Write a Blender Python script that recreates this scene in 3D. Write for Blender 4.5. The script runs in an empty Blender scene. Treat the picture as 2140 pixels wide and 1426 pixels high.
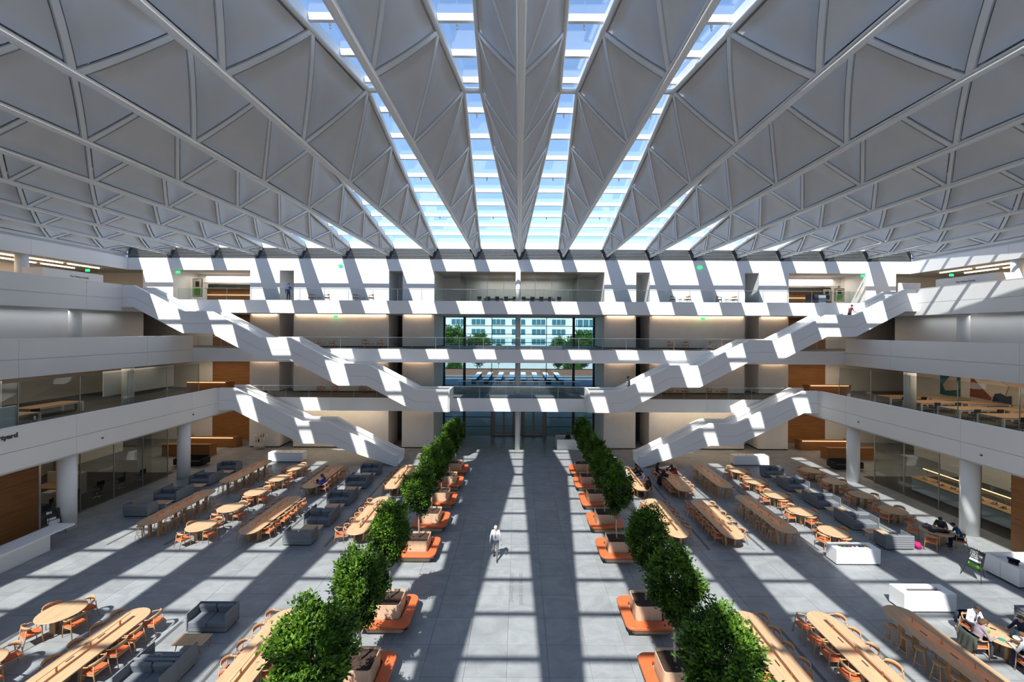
import bpy, math, random
from mathutils import Vector, Matrix
import numpy as np
random.seed(7)
sc = bpy.context.scene
PI = math.pi
# ---------------------------------------------------------------- camera
CAMZ = 11.76
cam = bpy.data.cameras.new('camera'); co = bpy.data.objects.new('camera', cam); sc.collection.objects.link(co)
cam.sensor_width = 36; cam.sensor_fit = 'HORIZONTAL'; cam.lens = 870 / 2140 * 36
cam.shift_x = -15 / 2140; cam.shift_y = -22 / 2140
cam.clip_start = .1; cam.clip_end = 1000
co.location = (0, 0, CAMZ)
co.rotation_euler = (Matrix.Rotation(PI / 2, 3, 'X') @ Matrix.Rotation(.0055, 3, 'Z')).to_euler()
sc.camera = co
# ---------------------------------------------------------------- sky, sun, exposure
SUN = Vector((.288, .67, -1)).normalized()
w = bpy.data.worlds.new('sky'); sc.world = w; w.use_nodes = True
nt = w.node_tree; bg = nt.nodes['Background']
st = nt.nodes.new('ShaderNodeTexSky'); st.sky_type = 'NISHITA'; st.sun_disc = False
st.sun_elevation = math.asin(-SUN.z); st.sun_rotation = math.atan2(-SUN.x, -SUN.y)
st.altitude = 0; st.air_density = 1.0; st.dust_density = .1; st.ozone_density = 3.0
nt.links.new(st.outputs[0], bg.inputs[0]); bg.inputs[1].default_value = .23
sl = bpy.data.lights.new('sun', 'SUN'); sl.energy = 6.2; sl.angle = math.radians(.53); sl.color = (1, .96, .9)
so = bpy.data.objects.new('sun', sl); sc.collection.objects.link(so)
so.rotation_euler = SUN.to_track_quat('-Z', 'Y').to_euler(); so.location = (-20, -40, 80)
vs = sc.view_settings; vs.view_transform = 'Standard'; vs.look = 'None'; vs.exposure = 0.55; vs.gamma = 1; vs.use_curve_mapping = False
sc.render.film_transparent = False
try:
    sc.cycles.max_bounces = 10; sc.cycles.diffuse_bounces = 6; sc.cycles.transparent_max_bounces = 24
    sc.cycles.caustics_reflective = False; sc.cycles.caustics_refractive = False
    sc.cycles.sample_clamp_indirect = 8
except Exception: pass
col = sc.collection
# ---------------------------------------------------------------- materials
MATS = {}
def _new(name):
    m = bpy.data.materials.new(name); m.use_nodes = True
    MATS[name] = m
    return m, m.node_tree, m.node_tree.nodes['Principled BSDF']
def mat(name, c, rough=.6, metal=0, spec=.4, vary=0, scale=4, emit=None, es=0, bump=0, bscale=60):
    m, t, b = _new(name)
    b.inputs['Base Color'].default_value = (*c, 1); b.inputs['Roughness'].default_value = rough
    b.inputs['Metallic'].default_value = metal; b.inputs['Specular IOR Level'].default_value = spec
    if vary:
        g = t.nodes.new('ShaderNodeNewGeometry'); n = t.nodes.new('ShaderNodeTexNoise'); n.inputs['Scale'].default_value = scale; n.inputs['Detail'].default_value = 6
        t.links.new(g.outputs['Position'], n.inputs['Vector'])
        r = t.nodes.new('ShaderNodeMapRange'); r.inputs[1].default_value = .3; r.inputs[2].default_value = .7; r.inputs[3].default_value = 1 - vary; r.inputs[4].default_value = 1 + vary
        t.links.new(n.outputs['Fac'], r.inputs[0])
        h = t.nodes.new('ShaderNodeHueSaturation'); h.inputs['Color'].default_value = (*c, 1)
        t.links.new(r.outputs[0], h.inputs['Value']); t.links.new(h.outputs[0], b.inputs['Base Color'])
    if bump:
        g = t.nodes.new('ShaderNodeNewGeometry'); n = t.nodes.new('ShaderNodeTexNoise'); n.inputs['Scale'].default_value = bscale
        t.links.new(g.outputs['Position'], n.inputs['Vector'])
        bp = t.nodes.new('ShaderNodeBump'); bp.inputs['Strength'].default_value = bump; bp.inputs['Distance'].default_value = .02
        t.links.new(n.outputs['Fac'], bp.inputs['Height']); t.links.new(bp.outputs[0], b.inputs['Normal'])
    if emit:
        b.inputs['Emission Color'].default_value = (*emit, 1); b.inputs['Emission Strength'].default_value = es
    return m
def wood(name, c1, c2, axis=1, scale=1.0, rough=.45, planks=0):
    m, t, b = _new(name)
    tc = t.nodes.new('ShaderNodeNewGeometry'); mp = t.nodes.new('ShaderNodeMapping'); mp.vector_type = 'POINT'
    sv = [9 * scale] * 3; sv[axis] = .9 * scale
    mp.inputs['Scale'].default_value = sv
    t.links.new(tc.outputs['Position'], mp.inputs['Vector'])
    n = t.nodes.new('ShaderNodeTexNoise'); n.inputs['Scale'].default_value = 1.5; n.inputs['Detail'].default_value = 8; n.inputs['Roughness'].default_value = .65; n.inputs['Distortion'].default_value = .6
    t.links.new(mp.outputs[0], n.inputs['Vector'])
    r = t.nodes.new('ShaderNodeValToRGB'); r.color_ramp.elements[0].position = .3; r.color_ramp.elements[1].position = .72
    r.color_ramp.elements[0].color = (*c1, 1); r.color_ramp.elements[1].color = (*c2, 1)
    t.links.new(n.outputs['Fac'], r.inputs[0]); t.links.new(r.outputs[0], b.inputs['Base Color'])
    b.inputs['Roughness'].default_value = rough; b.inputs['Specular IOR Level'].default_value = .35
    return m
def glass(name, tint=(.93, .96, .95), refl=1.0, ior=1.45):
    m = bpy.data.materials.new(name); m.use_nodes = True; t = m.node_tree; t.nodes.clear(); MATS[name] = m
    o = t.nodes.new('ShaderNodeOutputMaterial'); mx = t.nodes.new('ShaderNodeMixShader'); tr = t.nodes.new('ShaderNodeBsdfTransparent'); gl = t.nodes.new('ShaderNodeBsdfGlossy')
    tr.inputs[0].default_value = (*tint, 1); gl.inputs['Roughness'].default_value = .0
    f = t.nodes.new('ShaderNodeLayerWeight'); f.inputs['Blend'].default_value = .5
    pw = t.nodes.new('ShaderNodeMath'); pw.operation = 'POWER'; pw.inputs[1].default_value = 4.0; t.links.new(f.outputs['Facing'], pw.inputs[0])
    ml = t.nodes.new('ShaderNodeMath'); ml.operation = 'MULTIPLY_ADD'; ml.inputs[1].default_value = .8 * refl; ml.inputs[2].default_value = .035 * refl
    t.links.new(pw.outputs[0], ml.inputs[0]); t.links.new(ml.outputs[0], mx.inputs[0]); t.links.new(tr.outputs[0], mx.inputs[1]); t.links.new(gl.outputs[0], mx.inputs[2]); t.links.new(mx.outputs[0], o.inputs[0])
    return m
def stone():
    m, t, b = _new('stone')
    g = t.nodes.new('ShaderNodeNewGeometry')
    def noise(sc_, det, dist, mapscale=(1, 1, 1)):
        mp = t.nodes.new('ShaderNodeMapping'); mp.inputs['Scale'].default_value = mapscale
        t.links.new(g.outputs['Position'], mp.inputs['Vector'])
        n = t.nodes.new('ShaderNodeTexNoise'); n.inputs['Scale'].default_value = sc_; n.inputs['Detail'].default_value = det; n.inputs['Distortion'].default_value = dist
        t.links.new(mp.outputs[0], n.inputs['Vector']); return n
    n1 = noise(.9, 8, 1.2, (1, 1.6, 1)); n2 = noise(.35, 5, 3.5, (1, .7, 1)); n3 = noise(40, 3, 0)
    oi = t.nodes.new('ShaderNodeObjectInfo')
    r1 = t.nodes.new('ShaderNodeMapRange'); r1.inputs[1].default_value = .3; r1.inputs[2].default_value = .7; r1.inputs[3].default_value = .84; r1.inputs[4].default_value = 1.12
    t.links.new(n1.outputs['Fac'], r1.inputs[0])
    # pale swirling veins: a narrow band of the distorted noise
    r2 = t.nodes.new('ShaderNodeValToRGB'); cr = r2.color_ramp
    cr.elements[0].position = .47; cr.elements[0].color = (0, 0, 0, 1); cr.elements[1].position = .53; cr.elements[1].color = (0, 0, 0, 1)
    e = cr.elements.new(.5); e.color = (1, 1, 1, 1)
    t.links.new(n2.outputs['Fac'], r2.inputs[0])
    r3 = t.nodes.new('ShaderNodeMapRange'); r3.inputs[1].default_value = .25; r3.inputs[2].default_value = .75; r3.inputs[3].default_value = .88; r3.inputs[4].default_value = 1.12
    t.links.new(n3.outputs['Fac'], r3.inputs[0])
    r4 = t.nodes.new('ShaderNodeMapRange'); r4.inputs[3].default_value = .93; r4.inputs[4].default_value = 1.06
    t.links.new(oi.outputs['Random'], r4.inputs[0])
    def mul(a, bb):
        x = t.nodes.new('ShaderNodeMath'); x.operation = 'MULTIPLY'; t.links.new(a, x.inputs[0]); t.links.new(bb, x.inputs[1]); return x.outputs[0]
    v = mul(mul(r1.outputs[0], r3.outputs[0]), r4.outputs[0])
    vm = t.nodes.new('ShaderNodeMath'); vm.operation = 'MULTIPLY_ADD'; vm.inputs[1].default_value = .07
    t.links.new(r2.outputs[0], vm.inputs[0]); t.links.new(v, vm.inputs[2])
    h = t.nodes.new('ShaderNodeHueSaturation'); h.inputs['Color'].default_value = (.265, .276, .282, 1)
    t.links.new(vm.outputs[0], h.inputs['Value']); t.links.new(h.outputs[0], b.inputs['Base Color'])
    b.inputs['Roughness'].default_value = .42; b.inputs['Specular IOR Level'].default_value = .35
    return m
white = mat('white_paint', (.90, .895, .88), .55)
panelw = mat('panel_white', (.90, .895, .88), .6, vary=.015, scale=.4)
roofpanel = mat('roof_panel', (.68, .675, .66), .6, vary=.03, scale=.5)
chordm = mat('white_steel', (.80, .80, .78), .35)
greywall = mat('warm_grey_wall', (.82, .785, .745), .8, vary=.03, scale=1.5)
sidegrey = mat('cool_grey_wall', (.74, .75, .75), .8)
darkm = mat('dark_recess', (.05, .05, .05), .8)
carpet = mat('dark_carpet', (.06, .058, .055), .95, vary=.15, scale=30)
slabtop = mat('dark_floor', (.11, .105, .10), .6)
soffit = mat('soffit', (.62, .61, .59), .8)
alum = mat('aluminium', (.55, .55, .53), .35, metal=.8)
steel = mat('steel', (.75, .75, .74), .25, metal=.9)
blackm = mat('black_metal', (.02, .022, .025), .4)
stonem = stone()
grille = mat('bronze_grille', (.09, .09, .085), .5)
oak = wood('oak', (.44, .265, .145), (.60, .40, .235), 1)
oakx = wood('oak_frame', (.47, .26, .125), (.60, .36, .19), 2)
oakpanel = wood('oak_panel', (.25, .105, .032), (.36, .165, .06), 1, .5)
oakpanelx = wood('oak_panel_wide', (.25, .105, .032), (.36, .165, .06), 0, .5)
planterw = wood('planter_oak', (.50, .335, .215), (.65, .46, .31), 2)
orange = mat('orange_leather', (.62, .135, .045), .5, vary=.06, scale=6)
seatorange = mat('orange_seat', (.60, .13, .045), .55)
greyfab = mat('grey_fabric', (.165, .178, .195), .95, vary=.08, scale=60, bump=.2, bscale=300)
greyfab2 = mat('grey_shell_fabric', (.20, .208, .22), .95, vary=.1, scale=40, bump=.2, bscale=300)
soil = mat('soil', (.055, .032, .022), 1, vary=.6, scale=25, bump=1, bscale=40)
bark = mat('bark', (.50, .43, .36), .9, vary=.25, scale=14)
leafm = None
def leafmat():
    m, t, b = _new('leaf')
    g = t.nodes.new('ShaderNodeNewGeometry'); n = t.nodes.new('ShaderNodeTexNoise'); n.inputs['Scale'].default_value = 3.0; n.inputs['Detail'].default_value = 3
    t.links.new(g.outputs['Position'], n.inputs['Vector'])
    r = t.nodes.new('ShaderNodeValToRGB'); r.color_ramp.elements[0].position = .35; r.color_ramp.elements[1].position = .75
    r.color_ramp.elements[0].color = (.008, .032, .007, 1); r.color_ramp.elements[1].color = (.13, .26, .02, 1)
    at = t.nodes.new('ShaderNodeAttribute'); at.attribute_name = 'tone'
    mx = t.nodes.new('ShaderNodeMath'); mx.operation = 'ADD'
    t.links.new(n.outputs['Fac'], mx.inputs[0]); t.links.new(at.outputs['Fac'], mx.inputs[1])
    t.links.new(mx.outputs[0], r.inputs[0]); t.links.new(r.outputs[0], b.inputs['Base Color'])
    b.inputs['Roughness'].default_value = .5; b.inputs['Specular IOR Level'].default_value = .25
    tl = t.nodes.new('ShaderNodeBsdfTranslucent'); t.links.new(r.outputs[0], tl.inputs[0])
    ms = t.nodes.new('ShaderNodeMixShader'); ms.inputs[0].default_value = .15
    o = t.nodes['Material Output']
    t.links.new(b.outputs[0], ms.inputs[1]); t.links.new(tl.outputs[0], ms.inputs[2]); t.links.new(ms.outputs[0], o.inputs[0])
    return m
leafm = leafmat()
gl_sky = glass('skylight_glass', (.95, .97, .98), .8)
gl_wall = glass('partition_glass', (.80, .84, .83), 1.2)
gl_rail = glass('rail_glass', (.90, .94, .94), 1.0)
gl_curtain = glass('curtain_glass', (.66, .80, .82), 1.0)
warm_led = mat('warm_led', (1, .8, .6), emit=(1, .68, .42), es=16)
desk_led = mat('desk_led', (1, .85, .7), emit=(1, .62, .3), es=2.2)
lin_led = mat('linear_led', (1, .9, .8), emit=(1, .72, .45), es=7)
exitm = mat('exit_green', (.02, .5, .12), emit=(.02, .9, .18), es=1.6)
skin1 = mat('skin_light', (.72, .45, .35), .6); skin2 = mat('skin_tan', (.45, .26, .17), .6); skin3 = mat('skin_brown', (.22, .12, .08), .6)
# ---------------------------------------------------------------- mesh helpers
class MB:
    def __init__(s): s.v = []; s.f = []; s.mi = []; s.sm = []
    def face(s, idx, mi=0, sm=False): s.f.append(tuple(idx)); s.mi.append(mi); s.sm.append(sm)
    def box(s, x0, x1, y0, y1, z0, z1, mi=0):
        b = len(s.v)
        s.v += [(x0, y0, z0), (x1, y0, z0), (x1, y1, z0), (x0, y1, z0), (x0, y0, z1), (x1, y0, z1), (x1, y1, z1), (x0, y1, z1)]
        for q in ((0, 3, 2, 1), (4, 5, 6, 7), (0, 1, 5, 4), (1, 2, 6, 5), (2, 3, 7, 6), (3, 0, 4, 7)): s.face([b + i for i in q], mi)
        return s
    def ctr(s, c, d, mi=0): return s.box(c[0] - d[0] / 2, c[0] + d[0] / 2, c[1] - d[1] / 2, c[1] + d[1] / 2, c[2] - d[2] / 2, c[2] + d[2] / 2, mi)
    def prism(s, poly, h0, h1, axis='z', mi=0, sm=False):
        """poly: 2D outline (counter-clockwise). axis z: (x,y); axis y: (x,z) extruded in y; axis x: (y,z) extruded in x"""
        b = len(s.v); n = len(poly)
        for h in (h0, h1):
            for p in poly:
                s.v.append((p[0], p[1], h) if axis == 'z' else (p[0], h, p[1]) if axis == 'y' else (h, p[0], p[1]))
        lo = list(range(b, b + n)); hi = list(range(b + n, b + 2 * n))
        s.face(lo[::-1] if axis != 'y' else lo, mi); s.face(hi if axis != 'y' else hi[::-1], mi)
        for i in range(n):
            j = (i + 1) % n
            q = (lo[i], lo[j], hi[j], hi[i])
            s.face(q if axis != 'y' else q[::-1], mi, sm)
        return s
    def tube(s, pts, rad, n=8, mi=0, caps=True, sm=True, squash=None):
        pts = [Vector(p) for p in pts]; rads = rad if isinstance(rad, (list, tuple)) else [rad] * len(pts)
        rings = []; up = Vector((0, 0, 1))
        for i, p in enumerate(pts):
            d = (pts[min(i + 1, len(pts) - 1)] - pts[max(i - 1, 0)]).normalized()
            a = d.cross(up)
            if a.length < 1e-3: a = Vector((1, 0, 0)) if abs(d.z) > .9 else d.cross(Vector((1, 0, 0)))
            a.normalize(); c = a.cross(d).normalized()
            b = len(s.v)
            for k in range(n):
                th = 2 * PI * k / n
                q = p + (a * math.cos(th) * (squash[0] if squash else 1) + c * math.sin(th) * (squash[1] if squash else 1)) * rads[i]
                s.v.append(tuple(q))
            rings.append(list(range(b, b + n)))
        for r0, r1 in zip(rings, rings[1:]):
            for k in range(n): s.face((r0[k], r0[(k + 1) % n], r1[(k + 1) % n], r1[k]), mi, sm)
        if caps: s.face(rings[0][::-1], mi); s.face(rings[-1], mi)
        return s
    def lathe(s, prof, n=16, c=(0, 0, 0), mi=0, sm=True):
        rings = []
        for r, z in prof:
            b = len(s.v)
            for k in range(n): s.v.append((c[0] + r * math.cos(2 * PI * k / n), c[1] + r * math.sin(2 * PI * k / n), c[2] + z))
            rings.append(list(range(b, b + n)))
        for r0, r1 in zip(rings, rings[1:]):
            for k in range(n): s.face((r0[k], r0[(k + 1) % n], r1[(k + 1) % n], r1[k]), mi, sm)
        s.face(rings[0][::-1], mi); s.face(rings[-1], mi)
        return s
    def ball(s, c, r, n=10, m=6, mi=0):
        r = r if isinstance(r, (tuple, list)) else (r, r, r)
        prof = []
        rings = []
        for i in range(m + 1):
            th = -PI / 2 + PI * i / m; b = len(s.v)
            rr = max(math.cos(th), .02)
            for k in range(n): s.v.append((c[0] + r[0] * rr * math.cos(2 * PI * k / n), c[1] + r[1] * rr * math.sin(2 * PI * k / n), c[2] + r[2] * math.sin(th)))
            rings.append(list(range(b, b + n)))
        for r0, r1 in zip(rings, rings[1:]):
            for k in range(n): s.face((r0[k], r0[(k + 1) % n], r1[(k + 1) % n], r1[k]), mi, True)
        s.face(rings[0][::-1], mi); s.face(rings[-1], mi)
        return s
    def mesh(s, name, *mats):
        me = bpy.data.meshes.new(name); me.from_pydata(s.v, [], s.f)
        for m in mats: me.materials.append(m)
        me.polygons.foreach_set('material_index', s.mi); me.polygons.foreach_set('use_smooth', s.sm); me.update()
        return me
def link(name, me, parent=None, loc=None, rz=None):
    o = bpy.data.objects.new(name, me); col.objects.link(o)
    if parent is not None: o.parent = parent
    if loc is not None: o.location = loc
    if rz is not None: o.rotation_euler = (0, 0, rz)
    return o
def build(name, mb, m, parent=None, loc=None, rz=None):
    ms = m if isinstance(m, (list, tuple)) else [m]
    return link(name, mb.mesh(name, *ms), parent, loc, rz)
def tag(o, label, cat=None, group=None, kind=None):
    o['label'] = label
    if cat: o['category'] = cat
    if group: o['group'] = group
    if kind: o['kind'] = kind
    return o
def empty(name, loc=(0, 0, 0), rz=0):
    o = bpy.data.objects.new(name, None); col.objects.link(o); o.location = loc; o.rotation_euler = (0, 0, rz); o.empty_display_size = .2
    return o
def struct(name, label):
    o = empty(name); return tag(o, label, kind='structure')
def clone(root, loc, rz=None, label=None, group=None):
    r = root.copy(); col.objects.link(r); r.location = loc
    if rz is not None: r.rotation_euler = (0, 0, rz)
    if label: r['label'] = label
    if group: r['group'] = group
    for ch in KIDS.get(root.name, root.children):
        c = ch.copy(); col.objects.link(c); c.parent = r
        for g in KIDS.get(ch.name, ()):
            d = g.copy(); col.objects.link(d); d.parent = c
    return r
KIDS = {}
def remember(o):
    """children are looked up once, as Object.children walks the whole scene each time"""
    KIDS[o.name] = list(o.children)
    for c in KIDS[o.name]:
        KIDS[c.name] = list(c.children)
    return o
ORD = ['first', 'second', 'third', 'fourth', 'fifth', 'sixth', 'seventh', 'eighth', 'ninth', 'tenth', 'eleventh', 'twelfth']
def rrect(hx, hy, r, n=5):
    out = []
    for cx, cy, a0 in ((hx - r, hy - r, 0), (-hx + r, hy - r, PI / 2), (-hx + r, -hy + r, PI), (hx - r, -hy + r, 1.5 * PI)):
        for k in range(n + 1): a = a0 + PI / 2 * k / n; out.append((cx + r * math.cos(a), cy + r * math.sin(a)))
    return out
# ================================================================ STRUCTURE
FL = [0, 5.53, 10.0, 14.43]; CE = [4.33, 8.78, 13.25, 17.6]
YA, YB = 38.1, 41.35            # walkway edge, far wall
SX = [None, 25.8, 29.9, 34.2, 38.9]   # side edges of levels 2, 3, 4, roof
NEAR = -5.0
# ---- stone floor: the nearest tiles one by one, the rest joined
fl = struct('floor', 'grey veined stone floor of large tiles, crossed by stripes of sunlight')
TW = 1.46; G = .006
tile = MB(); tile.box(G, TW - G, G, TW - G, -.05, 0); tile_me = tile.mesh('floor_tile', stonem)
base = MB(); base.box(-47, 47, NEAR, 47.2, -.3, -.02); build('floor_bed', base, mat('grout', (.2, .21, .22), .9), fl)
cells = []
for i in range(-20, 20):
    for j in range(-4, 33):
        x = i * TW - .37; y = j * TW - .5
        if y > 46 or abs(x + .7) > 28.5: continue
        cells.append((x, y))
def inview(c):
    x, y = c[0] + .73, c[1] + .73
    return y > 13.2 and abs(x) < y * 1.22
vis = sorted([c for c in cells if inview(c)], key=lambda c: c[1] ** 2 + .3 * c[0] ** 2)
first = set(vis[:300])
for c in vis[:300]: link('tile', tile_me, fl, (c[0], c[1], 0))
rest = MB()
for c in cells:
    if c not in first: rest.box(c[0] + G, c[0] + TW - G, c[1] + G, c[1] + TW - G, -.05, 0)
o = build('tile_field', rest, stonem, fl); o['kind'] = 'stuff'
sidefloor = MB(); sidefloor.box(-47, -28.1, NEAR, 34, -.05, .005); sidefloor.box(28.1, 47, NEAR, 34, -.05, .005)
build('side_room_floor', sidefloor, carpet, fl)
lob = MB(); lob.box(-47, -28.9, 34, 47, -.05, 0); lob.box(28.9, 47, 34, 47, -.05, 0); build('lobby_floor', lob, stonem, fl)
# bronze air slots let into the floor
for x, y0, y1, lab in ((-10.45, 22.5, 34.6, 'beside the far sofas, tree side'), (-13.4, 22.5, 34.6, 'beside the far sofas, bar side'), (-10.47, 8, 16.65, 'beside the front long table by the left trees'), (-13.43, 8, 16.7, 'left of the front sofas'),
                       (-19.2, 22.6, 34.6, 'between left bar tables and round tables'), (-19.2, 8, 16.7, 'beside the front left round table'), (-22.3, 22.6, 34.6, 'between left bar tables and wall sofas'),
                       (10.3, 22.4, 34.6, 'between the two long tables on the right'), (13.25, 22.4, 34.6, 'left of the right bar tables'), (16.2, 22.4, 34.6, 'between right bar and round tables'), (22.06, 22.55, 34.6, 'between right sofas and glass wall tables'),
                       (10.37, 8, 16.5, 'between the two front long tables on the right'), (13.35, 8, 16.5, 'left of the front right bar table')):
    m = MB(); m.box(x - .07, x + .07, y0, y1, -.02, .004)
    tag(build('floor_grille', m, grille), 'narrow dark bronze floor grille ' + lab, 'floor grille', 'floor air grilles')
# ---- slabs and soffits of the upper levels
def slab(name, label, boxes, z0, z1, top=slabtop, bot=soffit):
    s = struct(name, label)
    for b in boxes:
        m = MB(); m.box(*b, z0, z1)
        for i, q in enumerate(m.f): m.mi[i] = 1 if i == 1 else 0
        build('slab_section', m, [bot, top], s)
    return s
E1 = .08  # fascia cladding stands in front of the slab edge
slab('floor_second_level_slab', 'second level floor slab around the atrium', [(-47, -25.9, NEAR, YA), (25.9, 47, NEAR, YA), (-47, -6.2, YA + E1, 48), (6.2, 47, YA + E1, 48), (-6.2, 6.2, YA + E1, 42.2), (-6.2, 6.2, 45.6, 48)], CE[0], FL[1])
slab('floor_third_level_slab', 'third level floor slab around the atrium', [(-47, -30, NEAR, YA), (30, 47, NEAR, YA), (-47, 47, YA + E1, 48)], CE[1], FL[2])
slab('floor_fourth_level_slab', 'fourth level floor slab around the atrium', [(-47, -34.3, NEAR, YA), (34.3, 47, NEAR, YA), (-47, 47, YA + E1, 48)], CE[2], FL[3])
slab('roof_edge_slab', 'roof slab over the galleries around the skylight roof', [(-47, -39, NEAR, 41.4), (39, 47, NEAR, 41.4), (-47, 47, YB + E1, 48)], CE[3], 18.75, white)
# ---- white fascias with panel joints
def fascia_x(name, label, y, z0, z1, x0, x1, step, m=panelw, th=.08):
    s = struct(name, label); n = max(1, round((x1 - x0) / step)); d = (x1 - x0) / n
    for i in range(n):
        b = MB(); b.box(x0 + i * d + .006, x0 + (i + 1) * d - .006, y, y + th, z0, z1); build('panel', b, m, s)
    return s
def fascia_y(name, label, x, side, z0, z1, y0, y1, step=8.6, th=.1, split=None, off=0):
    s = struct(name, label)
    ys = [y0]; y = y1 - off
    cuts = []
    while y > y0 + .5: cuts.append(y); y -= step
    if cuts and cuts[0] < y1 - .01: cuts = [y1] + cuts
    cuts.append(y0); cuts = sorted(set(cuts))
    xa, xb = (x - th, x) if side < 0 else (x, x + th)
    zs = [(z0, z1)] if split is None else [(z0, split - .012), (split + .012, z1)]
    for a, b_ in zip(cuts, cuts[1:]):
        for za, zb in zs:
            b = MB(); b.box(xa, xb, a + .008, b_ - .008, za, zb); build('panel', b, panelw, s)
    cap = MB(); cap.box(x - .3 if side < 0 else x - .01, x + .01 if side < 0 else x + .3, y0, y1, z1, z1 + .03); build('coping', cap, white, s)
    core = MB(); core.box(x - .28 if side < 0 else x + th + .003, x - th - .003 if side < 0 else x + .28, y0, y1, z0 + .02, z1); build('parapet_core', core, white, s)
    return s
for lv, nm in ((1, 'second'), (2, 'third'), (3, 'fourth')):
    if lv == 1:
        fascia_x('trim_far_level_2', 'white edge of the far second level walkway', YA, CE[0], FL[1], -25.8, 25.8, 8.6)
    else:
        fascia_x('trim_far_level_%d' % (lv + 1), 'white edge of the far %s level walkway' % nm, YA, CE[lv - 1], FL[lv], -SX[lv], SX[lv], 8.6)
fascia_x('trim_far_roof', 'white band above the far top gallery', YB, CE[3], 18.78, -38.9, 38.9, 4.35)
for sd, nm in ((-1, 'left'), (1, 'right')):
    fascia_y('wall_%s_parapet_2' % nm, 'white second level parapet along the %s side' % nm, sd * 25.8, sd, 4.45, 6.64, NEAR, 35.8, split=5.42, off=2.9)
    fascia_y('wall_%s_parapet_3' % nm, 'white third level parapet along the %s side' % nm, sd * 29.9, sd, 8.75, 11.1, NEAR, YA + .08, split=9.85, off=4.7)
    fascia_y('wall_%s_parapet_4' % nm, 'white fourth level parapet along the %s side' % nm, sd * 34.2, sd, 13.25, 15.5, NEAR, 35.8, split=14.3, off=2.9)
    fascia_y('wall_%s_roof_band' % nm, 'white band under the roof along the %s side' % nm, sd * 38.9, sd, CE[3], 18.78, NEAR, YB, off=8.2)
    # short returns where the level edges step back to the far walkway
    s = struct('wall_%s_parapet_return' % nm, 'white parapet returns beside the %s stair landings' % nm)
    for x, z0, z1 in ((25.8, 4.45, 5.5), (34.2, 13.25, 14.4)):
        b = MB(); b.box(min(sd * x, sd * (x + .1)), max(sd * x, sd * (x + .1)), 35.8, YA + .08, z0, z1); build('panel', b, panelw, s)
# ---- columns
def column(x, y, z0, z1, r, lab):
    b = MB(); b.lathe([(r, 0), (r, z1 - z0)], 28, (x, y, z0))
    o = build('round_column', b, white); tag(o, lab, 'column', 'white round columns')
for sd, nm in ((-1, 'left'), (1, 'right')):
    for y, yn in ((32.9, 'far'), (24.4, 'near'), (15.9, 'front')):
        for lv, (x, a, b_) in enumerate(((26.45, 0, 4.4), (30.9, FL[1], CE[1]), (35.1, FL[2], CE[2]), (39.35, FL[3], CE[3]))):
            if y < 20 and lv < 3: continue
            if lv == 2 and y < 30: continue
            column(sd * x, y, a, b_, .43 if lv == 0 else .38, 'white round column, %s side, %s one, %s level' % (nm, yn, ('ground', 'second', 'third', 'top')[lv]))
for lv, nm in enumerate(('ground', 'second', 'third', 'top')):
    column(-.12, 41.1 if lv < 1 else 41.3, FL[lv], CE[lv], .25, 'slim white central column before the far glazing, %s level' % nm)
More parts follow.
